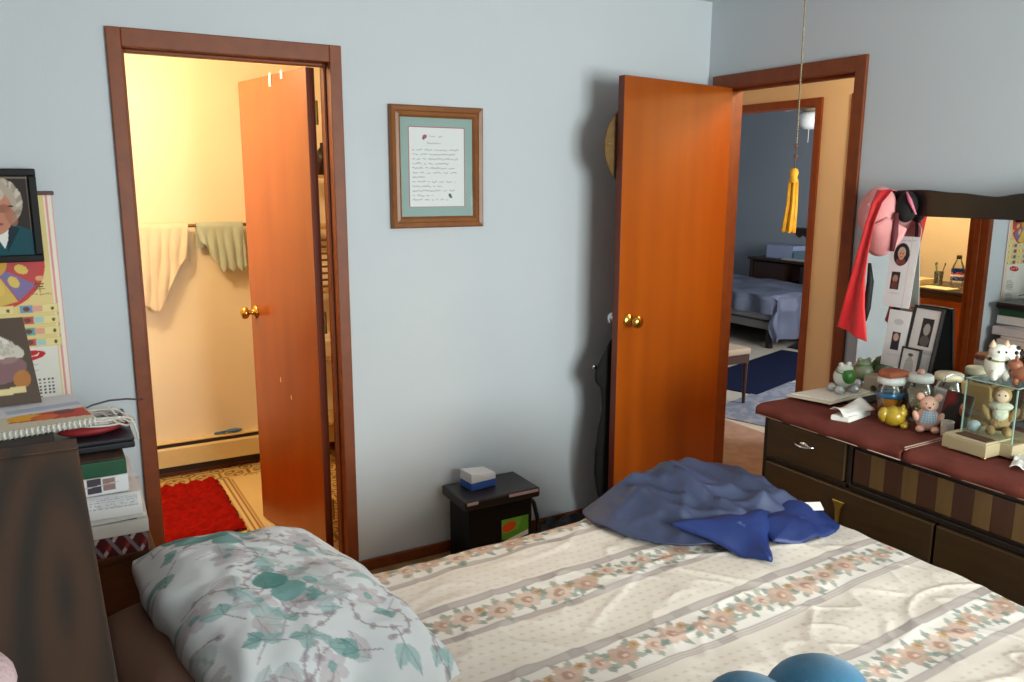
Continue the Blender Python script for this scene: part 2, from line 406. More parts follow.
d3 = thing('door_3', None, None, (0, 0, 0), kind='structure')
casing('casing', M_trim, d3, [(HX - .016, HX, QY0 - cw, QY0, 0, DT + cw), (HX - .016, HX, QY1, QY1 + cw, 0, DT + cw), (HX - .016, HX, QY0, QY1, DT, DT + cw)])
casing('jamb', M_trim, d3, [(HX - .004, HX2 + .004, QY0 - .018, QY0, 0, DT), (HX - .004, HX2 + .004, QY1, QY1 + .018, 0, DT), (HX - .004, HX2 + .004, QY0 - .018, QY1 + .018, DT, DT + .018)])
d4 = thing('door_4', None, None, (0, 0, 0), kind='structure')
casing('casing', M_trim, d4, [(HX - .016, HX, -.04, .022, 0, DT + .05), (HX - .016, HX, -.86, -.80, 0, DT + .05), (HX - .016, HX, -.80, -.04, DT, DT + .05)])
MB().box(HX + .02, HX + .055, -.80, -.04, .01, DT + .01).build('door_slab', M_door, d4)
wallbox('wall_room_far', [(RX, RX + .1, RY0, RY1, 0, HC)], M_grey)
wallbox('wall_room_left', [(HX, RX, RY1, RY1 + .1, 0, HC)], M_grey)
wallbox('wall_room_right', [(HX2, RX, RY0 - .1, RY0, 0, HC)], M_grey)
wallbox('wall_room_near', [(HX, HX2, 1.3, RY1, 0, HC)], M_grey)
struct(MB().box(HX2, RX, RY0, RY1, HC, HC + .05).build('ceiling_room', M_ceil))
M_room = mat('beige_carpet', (176, 168, 152), .95, bump=.3, bscale=260, var=.06, vscale=10, spec=.1)
struct(MB().box(HX2 - .05, RX, RY0, RY1, -.05, 0).build('floor_room', M_room))

# ================================================================ BED
BX0, BX1, BYF, BYN, BZ = -2.80, -.84, -1.155, -2.95, .575
bed = thing('bed', 'large bed with dark wooden headboard under a floral spread', 'bed', (-1.8, -1.95, 0))
off = bed.location
M_mattress = mat('brown_sheet', (112, 84, 72), .85, var=.06, vscale=12, bump=.1, bscale=20, spec=.1)
b = MB(); b.box(BX0, BX1, BYN, BYF, .32, BZ, bev=.04); b.build('mattress', M_mattress, bed, True, off)
b = MB(); b.box(BX0 + .01, BX1 + .0, BYN, BYF, .12, .318, bev=.02); b.build('box_spring', mat('ticking', (190, 180, 165), .8), bed, False, off)
for x in (BX0 + .1, BX1 - .1):
    for y in (BYN + .1, BYF - .1): MB().lathe([(.022, 0), (.026, .02), (.03, .12)], 14, (x, y, 0)).build('leg', M_black, bed, True, off)
M_head = wood('dark_walnut', (34, 20, 10), (78, 48, 24), (3.4, .34, 1), .58, 1.6, 1.7, .0, 'Z', 1., True, nw=.45, nscale=3, loc=(3.64, -.06, 0))
b = MB(); b.box(-3.14, -2.822, -3.10, -.93, .955, 1.0, bev=.004)
b.box(-3.14, -2.822, -1.005, -.93, 1.0, 1.004)
hb = b.build('headboard', M_head, bed, False, off); hb['label'] = 'dark walnut headboard shelf'
b = MB(); b.box(-3.13, -2.832, -3.09, -.94, .02, .953); b.build('headboard_cabinet', M_head, bed, False, off)

# brown pillow
def pillow_mesh(cv, L, W, T, fn_extra=None, seed=1, ruffle=.0):
    """closed cushion from a canvas twice as tall as W: lower half wraps underneath"""
    def fn(X, Y):
        u = X / cv.w * 2 - 1; t = Y / cv.h; top = t < .5
        v = np.where(top, t * 4 - 1, 3 - t * 4)
        e = np.clip((1 - np.abs(u) ** 3.2) * (1 - np.abs(v) ** 3.2), 0, 1) ** .5
        px = u * L / 2 * (1 - .05 * (1 - np.abs(v)) ** 2 * 0 - .035 * (np.abs(v)) ** 4); py = v * W / 2 * (1 - .05 * np.abs(u) ** 4)
        wr = (vnoise(u * 1.4, v * 1.2, 2.3, seed) - .5) * .035 + (vnoise(u + v, v - u * .4, 4.2, seed + 3) - .5) * .014 + (vnoise(u * 2.0, v * .8, 8, seed + 5) - .5) * .005
        z = np.where(top, e * T * (.62 + wr * 5), -e * T * .38)
        px = px + (vnoise(v, u, 4, seed + 7) - .5) * ruffle * np.abs(u) ** 6; py = py + (vnoise(u, v, 4.5, seed + 8) - .5) * ruffle * np.abs(v) ** 6
        P = np.stack([px, py, z], -1)
        return fn_extra(P) if fn_extra else P
    return fn
cv = Canvas(.74, .98, .02, (118, 88, 76))
o = canvas_mesh('brown_pillow', cv, pillow_mesh(cv, .84, .48, .105, seed=4), M_pillow)
o.location = (-2.582, -1.54, .632); o.rotation_euler = (0, 0, R(90))
tag(o, 'plain brown pillow lying flat against the headboard, beneath the leaf-print pillow', 'pillow')
# white leaf pillow
cv = Canvas(.80, 1.04, .0032, (228, 230, 234))
def leaf(cv, x, y, l, wd, a, col, al=.8, vein=True):
    P = []
    for k in range(17):
        t = k / 8.0; s_ = 1 if t <= 1 else -1; t2 = t if t <= 1 else 2 - t
        px, py = t2 * l, s_ * wd * math.sin(math.pi * t2 ** .8); P.append((x + px * math.cos(a) - py * math.sin(a), y + px * math.sin(a) + py * math.cos(a)))
    cv.poly(P, col, al)
    if vein: cv.line([(x, y), (x + l * .95 * math.cos(a), y + l * .95 * math.sin(a))], .003, tuple(int(c * .8) for c in col), .6)
TE, TE2, MV, MV2, GR = (118, 164, 162), (160, 192, 192), (160, 142, 150), (200, 190, 196), (192, 200, 202)
rr = random.Random(3)
for k in range(230):
    x, y = rr.uniform(.02, .78), rr.uniform(0, 1.04); a = rr.uniform(0, 6.28); t = rr.random()
    if t < .30:
        for j in (-.6, .5): leaf(cv, x, y, rr.uniform(.035, .055), .016, a + j, rr.choice((TE, TE2)), .75)
        cv.line([(x - .05 * math.cos(a), y - .05 * math.sin(a)), (x, y)], .003, MV, .8)
    elif t < .6:
        leaf(cv, x, y, rr.uniform(.05, .09), .018, a, rr.choice((TE2, GR, MV2)), .7); leaf(cv, x, y, .06, .016, a + .9, GR, .7)
    elif t < .85:
        pts = [(x, y)]
        for j in range(7): pts.append((pts[-1][0] + .022 * math.cos(a + j * .35), pts[-1][1] + .022 * math.sin(a + j * .35)))
        cv.line(pts, .0045, MV, .7)
        for j in range(0, 7, 2): cv.ell(*pts[j], .011, .007, MV, a, .6)
    else:
        for j in range(6): cv.ell(x + .022 * math.cos(j * 1.05), y + .022 * math.sin(j * 1.05), .018, .012, MV2, j * 1.05, .75)
        cv.ell(x, y, .010, .010, TE, 0, .8)
for (x, y) in [(.60, .33), (.68, .28), (.66, .40), (.30, .30)]:
    cv.ell(x, y, .034, .040, TE, .3, .9); cv.ell(x + .055, y + .02, .036, .040, (88, 146, 140), .1, .9)
    cv.line([(x + .02, y + .1), (x + .027, y)], .003, (90, 110, 112)); cv.ell(x + .02, y - .06, .018, .018, TE, 0, .8)
o = canvas_mesh('leaf_pillow', cv, pillow_mesh(cv, .80, .48, .18, seed=2, ruffle=.05), M_pillow)
o.location = (-2.468, -1.385, .668); o.rotation_euler = (R(9), R(0), R(97)); PIL = o
tag(o, 'plump white pillow printed with teal and mauve leaves, at the head of the bed', 'pillow')
for kk in range(1): pass

# bedspread
u0, u1 = -2.62, BX1 + .38; v0, v1 = BYF + .40, BYN - .30       # material extent beyond the edges hangs down
cv = Canvas(u1 - u0, v0 - v1, .0045, (236, 225, 216))
rr = random.Random(11)
def vofy(y): return v0 - y          # material v measured from far hem
bands = [1.115, 1.415, 1.72, 2.045, 2.36, 2.66]
for yb in [-.80] + [-b_ for b_ in bands]: pass
allb = [.81] + bands
for yb in allb:
    a, c = vofy(-yb), vofy(-(yb + .112))
    # v runs from the far hem (0) to the near hem
    lo, hi = min(a, c), max(a, c)
    cv.rect(0, lo, cv.w, hi, (237, 229, 223))
    for e, sg in ((lo, -1), (hi, 1)):
        for q, wd in ((0, .0032), (.0085, .0042), (.0170, .0032)):
            cv.rect(0, e + sg * q - wd / 2 - .002, cv.w, e + sg * q + wd / 2 + .002, (164, 150, 148), .75)
        cv.rect(0, min(e, e + sg * .018), cv.w, max(e, e + sg * .018), (206, 194, 190), .6)
        x = rr.uniform(0, .2)
        while x < cv.w:                                       # woven bows along the lines
            cv.rect(x, min(e, e + sg * .018) - .003, x + .05, max(e, e + sg * .018) + .003, (150, 138, 140), .4); x += .31
    mid = (lo + hi) / 2; x = rr.uniform(0, .1)
    while x < cv.w:
        big = rr.random() < .5; y = mid + rr.uniform(-.014, .014); s_ = 1.25 if big else .9
        pet = rr.choice([(212, 182, 168), (200, 170, 154), (218, 194, 180)])
        for k in range(7):
            a_ = k * .9 + rr.random(); leaf(cv, x + .02 * math.cos(a_), y + .02 * math.sin(a_), .030 * s_, .009, a_, rr.choice([(140, 150, 140), (158, 166, 154), (126, 140, 134)]), .8, False)
        for k in range(6): cv.ell(x + .017 * s_ * math.cos(k * 1.05), y + .015 * s_ * math.sin(k * 1.05), .014 * s_, .011 * s_, pet, k * 1.05, .9)
        cv.ell(x, y, .012 * s_, .011 * s_, (186, 150, 134)); cv.ell(x + .004, y + .003, .006, .006, (226, 200, 184))
        if big:
            x2 = x + .042; cv.ell(x2, y - .016, .015, .013, (202, 170, 136)); cv.ell(x2, y - .016, .007, .006, (178, 140, 110))
        x += .062 if not big else .085
ys = np.sort(np.array([vofy(-b_) for b_ in allb])); 
for i in range(int(cv.w / .027)):
    for j in range(int(cv.h / .027)):
        x, y = i * .027 + (.0135 if j % 2 else 0), j * .027
        if all(not (-.03 < y - q < .148) for q in ys): cv.ell(x, y, .0055, .004, (216, 198, 184), 0, .7)
def fold(s, r=.045):
    """s: distance past a mattress edge minus r. -> (horizontal, drop)"""
    h = np.where(s < 0, s, np.where(s < r * math.pi / 2, r * np.sin(np.clip(s, 0, 9) / r), r)); 
    d = np.where(s < 0, 0, np.where(s < r * math.pi / 2, r * (1 - np.cos(np.clip(s, 0, 9) / r)), r + s - r * math.pi / 2))
    return h, d
def spread(X, Y):
    r = .045; xe = BX1 - r + .02; yf = BYF - r + .02; yn = BYN + r - .02
    x = u0 + X; y = v0 - Y
    y = y + .035 * (x + 1.45) * 1.0                       # the cloth lies slightly askew
    wav = .010 * (vnoise(x, y, 5, 1) - .5)
    hx, dx = fold(x - xe, r); hf, df = fold(y - yf, r); hn, dn = fold(yn - y, r)
    px = np.where(x > xe, xe + hx, x); py = np.where(y > yf, yf + hf, np.where(y < yn, yn - hn, y))
    drop = np.sqrt(dx ** 2 + df ** 2 + dn ** 2)
    flare = np.clip(drop, 0, .4)
    rp = np.sin(y * 21 + vnoise(x, y, 3, 3) * 4); rq = np.sin(x * 19 + vnoise(x, y, 3, 4) * 4)
    px = px + np.where(dx > .02, flare * .12 + flare * .07 * rp, 0); py = py + np.where(df > .02, flare * .06 + flare * .06 * rq, 0) - np.where(dn > .02, flare * .12 + flare * .07 * rq, 0)
    z = BZ + .022 - drop * .97 + (vnoise(x * .6, y, 4, 5) - .5) * .020 + (vnoise(x, y * 1.3, 9, 6) - .5) * .008
    # quilting and creases
    rd = np.abs(vnoise(x * 1.0 + y * .7, y - x * .3, 3.1, 8) - .5); z = z + .003 * np.exp(-(rd / .05) ** 2)
    rd = np.abs(vnoise(x * .6 - y * .9, y + x * .5, 4.3, 9) - .5); z = z + .003 * np.exp(-(rd / .05) ** 2)
    rd = np.abs(vnoise(x * 1.2 - y * .4, y * 1.1 + x * .8, 9, 12) - .5); z = z + .0025 * np.exp(-(rd / .08) ** 2)
    z = np.where(drop < .01, np.maximum(z, BZ + .008), z)
    return np.stack([px, py, np.maximum(z, .06)], -1)
SPREAD = canvas_mesh('bedspread', cv, spread, M_cloth)
tag(SPREAD, 'cream woven bedspread with grey-bordered bands of pink flowers', 'bedspread')

# ================================================================ JACKET on the foot of the bed
M_navy = mat('navy_shell_cloth', (62, 70, 100), .55, bump=.12, bscale=30, var=.28, vscale=7, spec=.4)
M_navyin = mat('bright_blue_lining', (24, 44, 104), .5, bump=.1, bscale=40, var=.1, vscale=12)
jo = [(-1.505, -1.165), (-1.36, -1.08), (-1.20, -1.07), (-1.02, -1.085), (-.90, -1.25), (-.87, -1.42), (-.895, -1.53), (-1.0, -1.555), (-1.13, -1.545), (-1.24, -1.53), (-1.36, -1.49), (-1.45, -1.41), (-1.50, -1.30)]
jt = thing('jacket', 'dark blue jacket crumpled on the foot of the bed', 'jacket', (-1.2, -1.35, BZ))
def inside_depth(px, py, poly):
    d = 1e9; ins = False; n = len(poly)
    for i in range(n):
        x1, y1 = poly[i]; x2, y2 = poly[(i + 1) % n]
        dx, dy = x2 - x1, y2 - y1; t = max(0, min(1, ((px - x1) * dx + (py - y1) * dy) / (dx * dx + dy * dy)))
        d = min(d, math.hypot(px - x1 - t * dx, py - y1 - t * dy))
        if (y1 > py) != (y2 > py) and px < (x2 - x1) * (py - y1) / (y2 - y1) + x1: ins = not ins
    return d if ins else -d
def radial_cloth(outline, c, hfun, nr, na, base):
    """polar sheet filling an outline, dome height from hfun"""
    b = MB(); rings = []; n = len(outline)
    def edge(t):
        f = t * n; i = int(f) % n; k = f - int(f)
        p0, p1, p2, p3 = (outline[(i + q) % n] for q in (-1, 0, 1, 2))
        return [.5 * (2 * p1[m] + (p2[m] - p0[m]) * k + (2 * p0[m] - 5 * p1[m] + 4 * p2[m] - p3[m]) * k * k + (3 * p1[m] - p0[m] - 3 * p2[m] + p3[m]) * k ** 3) for m in (0, 1)]
    for r in range(nr + 1):
        f = (r / nr) ** .8; ring = []
        for a in range(na):
            e = edge(a / na); x = c[0] + (e[0] - c[0]) * f; y = c[1] + (e[1] - c[1]) * f
            ring.append(b.bm.verts.new((x, y, base + hfun(x, y, f, a / na))))
        rings.append(ring)
    b.skin(rings[::-1], cap0=False, cap1=True)
    return b
jr = random.Random(9)
CREASES = [((-1.46, -1.20), (-1.22, -1.24), .045, .040), ((-1.30, -1.16), (-1.02, -1.18), .055, .045), ((-1.24, -1.22), (-1.19, -1.47), .045, .032), ((-1.40, -1.24), (-1.30, -1.50), .030, .030),
           ((-1.10, -1.18), (-.97, -1.50), .050, .036), ((-1.16, -1.26), (-1.02, -1.55), .034, .028), ((-1.00, -1.20), (-.90, -1.44), .035, .034), ((-1.36, -1.22), (-1.12, -1.36), .028, .026), ((-1.20, -1.42), (-.98, -1.46), .022, .024), ((-1.33, -1.38), (-1.16, -1.52), .026, .024)]
for k_ in range(22):
    a_ = jr.uniform(0, 3.14); x_, y_ = jr.uniform(-1.42, -.95), jr.uniform(-1.50, -1.15); l_ = jr.uniform(.05, .12)
    CREASES.append(((x_, y_), (x_ + l_ * math.cos(a_), y_ + l_ * math.sin(a_)), jr.uniform(.016, .030), jr.uniform(.014, .024)))
def jh(x, y, f, t):
    dome = 1 - f ** 3
    wx = x + .018 * noise.noise(Vector((x * 7, y * 7, .5))); wy = y + .018 * noise.noise(Vector((x * 7, y * 7, 9.5)))
    z = 0
    for (ax, ay), (bx_, by_), hh_, ww in CREASES:
        dx, dy = bx_ - ax, by_ - ay; q = ((wx - ax) * dx + (wy - ay) * dy) / (dx * dx + dy * dy); qc = max(0, min(1, q))
        d = math.hypot(wx - ax - qc * dx, wy - ay - qc * dy); z += hh_ * math.exp(-((d * d + .00002) ** .5) / ww) * (1 - .35 * abs(qc - .45))
    lim = 1 - f ** 7
    ridge = math.exp(-((y + 1.24) / .12) ** 2) * .035
    z = (.080 * math.tanh((z * .8 + ridge) / .080) + .42 * z) * (.12 + .88 * lim) + dome * .020 + .006 * noise.noise(Vector((x * 16, y * 16, 3)))
    slump = (-.10 * max(0, (x + .90)) / .1 if x > -.90 else 0) + (-.12 * max(0, (y + 1.15)) / .1 if y > -1.15 else 0)
    return .030 + max(z, 0) + slump * .5
b = radial_cloth(jo, (-1.18, -1.34), jh, 60, 280, BZ + .012)
b.build('shell', M_navy, jt, True, jt.location, solid=.006, soff=1)
# collar and lining turned out at the near corner
def flap(name, poly, h, lab=None):
    """cloth flap: subdivided polygon fan with its own lift and curl"""
    n_ = 20; P = []; 
    for i in range(len(poly)):
        p, q_ = Vector(poly[i]), Vector(poly[(i + 1) % len(poly)])
        for k in range(n_): P.append(p.lerp(q_, k / n_))
    c_ = sum((Vector(p) for p in poly), Vector((0, 0))) / len(poly); b = MB(); rings = []
    for r in range(9):
        f = r / 8; rings.append([b.bm.verts.new((c_.x + (p.x - c_.x) * f, c_.y + (p.y - c_.y) * f, BZ + .040 + h(c_.x + (p.x - c_.x) * f, c_.y + (p.y - c_.y) * f, f))) for p in P])
    b.skin(rings[::-1], cap0=False, cap1=True); o = b.build(name, M_navyin, jt, True, jt.location, solid=.005, soff=1)
    if lab: o['label'] = lab
    return o
hh = lambda x, y, f: .030 * (1 - f ** 3) + .016 * noise.noise(Vector((x * 13, y * 13, 2))) + max(0, (y + 1.60)) * .30
flap('collar', [(-1.40, -1.43), (-1.18, -1.47), (-1.05, -1.485), (-1.165, -1.575), (-1.245, -1.665), (-1.30, -1.565)], hh, 'bright blue lining turned out at the collar')
flap('sleeve_lining', [(-1.14, -1.52), (-.98, -1.47), (-.90, -1.53), (-.885, -1.59), (-.945, -1.628), (-1.085, -1.622), (-1.155, -1.585)], lambda x, y, f: .022 * (1 - f ** 3) + .014 * noise.noise(Vector((x * 15, y * 15, 6))) + max(0, (y + 1.60)) * .42, 'bright blue lining inside the cuff')
b = MB(); b.box(-.985, -.918, -1.555, -1.525, BZ + .092, BZ + .096, bev=.001, rot=Matrix.Rotation(R(-25), 4, 'Z') @ Matrix.Rotation(R(28), 4, 'X'))
c = b.build('label_tag', M_white, jt, False, jt.location); c['label'] = 'small white fabric tag'

# ================================================================ PERSON on the near side of the bed, only the teal knees reach the picture
def skin_body(name, nodes, edges, m, parent=None, off=(0, 0, 0), sub=2, root=0):
    me = bpy.data.meshes.new(name); off = Vector(off)
    me.from_pydata([tuple(Vector(n[:3]) - off) for n in nodes], edges, []); me.materials.append(m)
    o = bpy.data.objects.new(name, me); COL.objects.link(o)
    if parent is not None: o.parent = parent
    sk = o.modifiers.new('Skin', 'SKIN'); sk.use_smooth_shade = True
    lay = me.skin_vertices[0].data if me.skin_vertices else None
    if lay is None:
        bpy.context.view_layer.objects.active = o
        me.attributes  # skin layer is created by the modifier
    for i, n in enumerate(nodes):
        v = me.skin_vertices[0].data[i]; r = n[3]; v.radius = (r, n[4] if len(n) > 4 else r); v.use_root = (i == root)
    sb = o.modifiers.new('Sub', 'SUBSURF'); sb.levels = sub; sb.render_levels = sub
    return o
PZ = .0
pr = thing('person', 'person in teal trousers lying in bed, only the bent knees in view', 'person', (-2.33, -2.6, BZ))
off = pr.location
skin_m = mat('skin', (206, 158, 134), .5); M_teal = mat('teal_trousers', (30, 104, 142), .75, bump=.15, bscale=400, var=.05, vscale=20, sheen=.3, spec=.2)
hipc = (-2.44, -2.68, .70)
KA, KB = (-2.105, -2.395, .940), (-2.005, -2.415, .938)
nodes = [(*hipc, .13, .11), (-2.52, -2.73, .77, .135, .11), (-2.60, -2.79, .86, .15, .11), (-2.66, -2.835, .93, .13, .10), (-2.70, -2.865, .98, .055), (-2.72, -2.88, 1.01, .05),
         (-2.41, -2.59, .70, .095), (-2.26, -2.50, .80, .085), (*KA, .074), (-1.99, -2.33, .77, .064), (-1.86, -2.26, .66, .045), (-1.80, -2.22, .65, .04), (-1.72, -2.19, .67, .03),
         (-2.36, -2.72, .70, .095), (-2.17, -2.57, .81, .085), (*KB, .080), (-1.87, -2.36, .79, .066), (-1.73, -2.31, .66, .045), (-1.67, -2.29, .65, .04), (-1.59, -2.27, .67, .03),
         (-2.66, -2.68, .93, .065), (-2.60, -2.56, .80, .05), (-2.46, -2.50, .76, .04), (-2.40, -2.55, .79, .035),
         (-2.60, -2.97, .92, .065), (-2.46, -2.96, .82, .05), (-2.34, -2.84, .79, .04), (-2.30, -2.78, .80, .035)]
edges = [(0, 1), (1, 2), (2, 3), (3, 4), (4, 5), (0, 6), (6, 7), (7, 8), (8, 9), (9, 10), (10, 11), (11, 12), (0, 13), (13, 14), (14, 15), (15, 16), (16, 17), (17, 18), (18, 19), (3, 20), (20, 21), (21, 22), (22, 23), (3, 24), (24, 25), (25, 26), (26, 27)]
PERSON = (nodes, edges)
def chain(nodes, edges, start, pts):
    k = start
    for p in pts: nodes.append(p); edges.append((k, len(nodes) - 1)); k = len(nodes) - 1
    return k
bn = [list(n) for n in nodes]; be = list(edges)
for n in bn[6:20]: n[3] *= .86
for n in bn[20:28]: n[3] *= .82
chain(bn, be, 5, [(-2.725, -2.885, 1.05, .075, .085), (-2.73, -2.89, 1.11, .08, .09), (-2.74, -2.90, 1.16, .055, .06)])
for wrist, dirx in ((23, (.05, -.055)), (27, (.06, .045))):       # five fingers on each hand
    x, y, z = bn[wrist][:3]; dx, dy = dirx; l = math.hypot(dx, dy); fx, fy = dx / l, dy / l; sx, sy = -fy, fx
    palm = chain(bn, be, wrist, [(x + fx * .05, y + fy * .05, z - .005, .03, .015)])
    for q, ln in ((-.026, .062), (-.009, .072), (.009, .068), (.026, .052)):
        bx_, by_ = x + fx * .085 + sx * q, y + fy * .085 + sy * q
        chain(bn, be, palm, [(bx_, by_, z - .008, .0085), (bx_ + fx * ln * .5, by_ + fy * ln * .5, z - .014, .008), (bx_ + fx * ln, by_ + fy * ln, z - .03, .0065)])
    chain(bn, be, wrist, [(x + fx * .03 - sx * .035, y + fy * .03 - sy * .035, z - .006, .0105), (x + fx * .065 - sx * .05, y + fy * .065 - sy * .05, z - .014, .0085)])
o = skin_body('body', bn, be, skin_m, pr, off)
skin_body('trousers', [n for n in nodes[:1] + nodes[6:11] + nodes[13:18]], [(0, 1), (1, 2), (2, 3), (3, 4), (4, 5), (0, 6), (6, 7), (7, 8), (8, 9), (9, 10)], M_teal, pr, off, 3)
tn = [(-2.46, -2.695, .72, .138, .118)] + nodes[1:4] + [(-2.69, -2.86, .97, .062)] + nodes[20:23] + nodes[24:27]
skin_body('shirt', tn, [(0, 1), (1, 2), (2, 3), (3, 4), (3, 5), (5, 6), (6, 7), (3, 8), (8, 9), (9, 10)], mat('grey_shirt', (150, 150, 156), .85), pr, off)
b = MB(); b.ell((-2.755, -2.905, 1.12), (.088, .095, .095), 18); b.build('hair', mat('grey_hair', (150, 145, 140), .8, bump=.4, bscale=120), pr, True, off)
b = MB(); hx, hy, hz = -2.655, -2.85, 1.09
b.ell((hx + .004, hy, hz - .008), (.018, .013, .02), 10); b.ell((hx - .006, hy - .033, hz + .012), (.010, .012, .010), 10); b.ell((hx - .006, hy + .033, hz + .012), (.010, .012, .010), 10); b.ell((hx - .004, hy, hz - .044), (.010, .024, .006), 10)
b.build('face', mat('face_skin', (190, 136, 116), .5), pr, True, off)

# ================================================================ ON THE HEADBOARD
def spanel(name, cv, p00, p10, p01, m, parent=None, thick=.002, back=(225, 222, 214), off=None):
    p00, p10, p01 = (np.array(k, float) for k in (p00, p10, p01))
    return canvas_mesh(name, cv, plane_fn(p00, (p10 - p00) / cv.w, (p01 - p00) / cv.h), m, parent, thick, True, back, off)
# spiral-bound booklet overhanging the far end of the shelf
t = thing('spiral_booklet', 'cream spiral-bound booklet on top of the headboard, its corner jutting over the bedside pile', 'booklet', (-2.9, -.90, 1.0045), R(0))
off = t.location
c2 = np.array((-2.772, -.835)); e1 = np.array((-.985, -.165)); e1 = e1 / np.linalg.norm(e1); e2 = np.array((-e1[1], e1[0])) * -1   # far-left directions
def bp3(a, b_, z): p = c2 + e1 * a + e2 * b_; return (p[0], p[1], z)
cv = Canvas(.30, .24, .004, (222, 210, 184)); cv.rect(.10, .11, .30, .24, (228, 228, 236)); cv.rect(.13, .13, .30, .16, (170, 190, 216), .8); cv.scribble(.03, .10, .06, .008, .0025, (60, 50, 44))
cv.poly([(.12, .06), (.30, .03), (.30, .10), (.15, .11)], (206, 60, 40)); cv.ell(.16, .085, .04, .025, (240, 176, 50)); cv.ell(.20, .07, .03, .02, (226, 110, 40)); cv.ell(.25, .09, .025, .018, (120, 60, 80))
A, Bv = bp3(0, 0, 1.0235), bp3(.30, 0, 1.0235)
spanel('cover_page', cv, Bv, A, bp3(.30, .30, 1.0235), M_P, t, .0015, off=off)
b = MB(); P = [bp3(*q, 1.005) for q in ((.0, .004), (.30, .004), (.30, .30), (0, .30))]; b.prism(P, (0, 0, .0165)); b.build('pages', mat('page_edges', (206, 200, 186), .8), t, False, off)
b = MB()
for k in range(26):
    x = .006 + k * .0115; p = Vector(bp3(x, 0, 1.0155)); ex = Vector((e1[0], e1[1], 0)); ey = Vector((e2[0], e2[1], 0)); pts = []
    for a in range(12): th = 2 * math.pi * a / 12; pts.append(p + ey * (.000 + .009 * math.cos(th)) + Vector((0, 0, 1)) * (.0105 * math.sin(th)))
    b.tube(pts, .0018, 6, True)
b.build('wire_binding', mat('white_wire', (214, 216, 220), .35, .3), t, True, off)
# leaning photograph print
t = thing('photo_print', 'brown photo print leaning on the headboard below the framed portrait', 'photo', (-2.95, -.59, 1.0265))
cv = Canvas(.13, .175, .0025, (84, 70, 62)); cv.ell(.05, .115, .055, .028, (206, 200, 190), -.3); cv.ell(.085, .108, .03, .015, (190, 182, 172), -.2)
for k in range(40): cv.ell(rng.uniform(.02, .09), rng.uniform(.1, .13), .004, .003, (168, 160, 150), 0, .8)
cv.ell(.06, .07, .055, .024, (128, 96, 100), .2, .9); cv.ell(.095, .05, .022, .018, (170, 112, 60), .5, .9); cv.poly([(.01, .02), (.10, .024), (.10, .036), (.02, .034)], (206, 190, 140))
spanel('print', cv, (-3.010, -.615, 1.0265), (-2.888, -.615, 1.0265), (-3.034, -.555, 1.250), M_PG, t, .006, (60, 50, 44), t.location)
b = MB(); b.prism([(-2.96, -.605, 1.0265), (-2.93, -.605, 1.0265), (-2.95, -.560, 1.17)], (.003, 0, 0)); b.prism([(-2.965, -.575, 1.0265), (-2.945, -.552, 1.0265), (-2.955, -.566, 1.16)], (.004, 0, 0)); b.build('easel_back', mat('card_back', (96, 84, 74), .8), t, False, t.location)
# pale pink rounded thing at the very corner
b = MB(); b.ell((-2.985, -2.04, 1.044), (.060, .058, .043), 24); b.ell((-3.02, -2.0, 1.055), (.03, .03, .03), 16)
t = b.build('plush_toy', mat('pink_plush', (206, 176, 180), .95, bump=.5, bscale=150, var=.12, vscale=18), None, True)
tag(t, 'pale pink rounded soft toy on the dark headboard shelf', 'toy')

b = MB(); b.box(-3.13, -2.872, -.920, -.530, .0, .985, bev=.006); b.box(-3.135, -2.868, -.924, -.526, .986, 1.0035, bev=.003)
tag(b.build('storage_box', mat('dark_box', (44, 34, 28), .7)), 'tall dark box between headboard and bedside table, carrying the spiral booklet', 'box')
# ================================================================ BEDSIDE TABLE AND ITS PILE
M_night = wood('bedside_wood', (74, 38, 18), (104, 58, 28), (1, 6, 6), .4, 3, 2)
t = thing('bedside_table', 'low brown wooden bedside table under the pile of magazines', 'table', (-2.845, -.285, 0)); off = t.location
MB().box(-3.06, -2.632, -.505, -.03, .478, .502, bev=.004).build('top', M_night, t, False, off)
b = MB()
for x0, x1, y0, y1 in ((-3.045, -3.025, -.49, -.04), (-2.665, -2.645, -.49, -.04), (-3.025, -2.665, -.06, -.04)): b.box(x0, x1, y0, y1, .0, .478)
b.box(-3.025, -2.665, -.48, -.06, .30, .318); b.box(-3.025, -2.665, -.48, -.06, .06, .078); b.build('body', M_night, t, False, off)
dr = MB().box(-3.022, -2.668, -.495, -.47, .322, .474, bev=.003).build('drawer', M_night, t, False, off)
MB().lathe([(.008, 0), (.008, .012), (.014, .018), (.012, .026), (.001, .028)], 14, (-2.845, -.495, .40), Matrix.Rotation(R(90), 3, 'X')).build('knob', M_brass, dr, True, off)
PX0 = -3.04
def slabthing(name, label, cat, x0, x1, y0, y1, z0, z1, m, bev=.002, rz=0., group=None):
    c = ((x0 + x1) / 2, (y0 + y1) / 2, z0); o = MB().box(x0, x1, y0, y1, z0, z1, bev=bev).build(name, m, None, False, c)
    o.location = c; o.rotation_euler = (0, 0, R(rz)); return tag(o, label, cat, group)
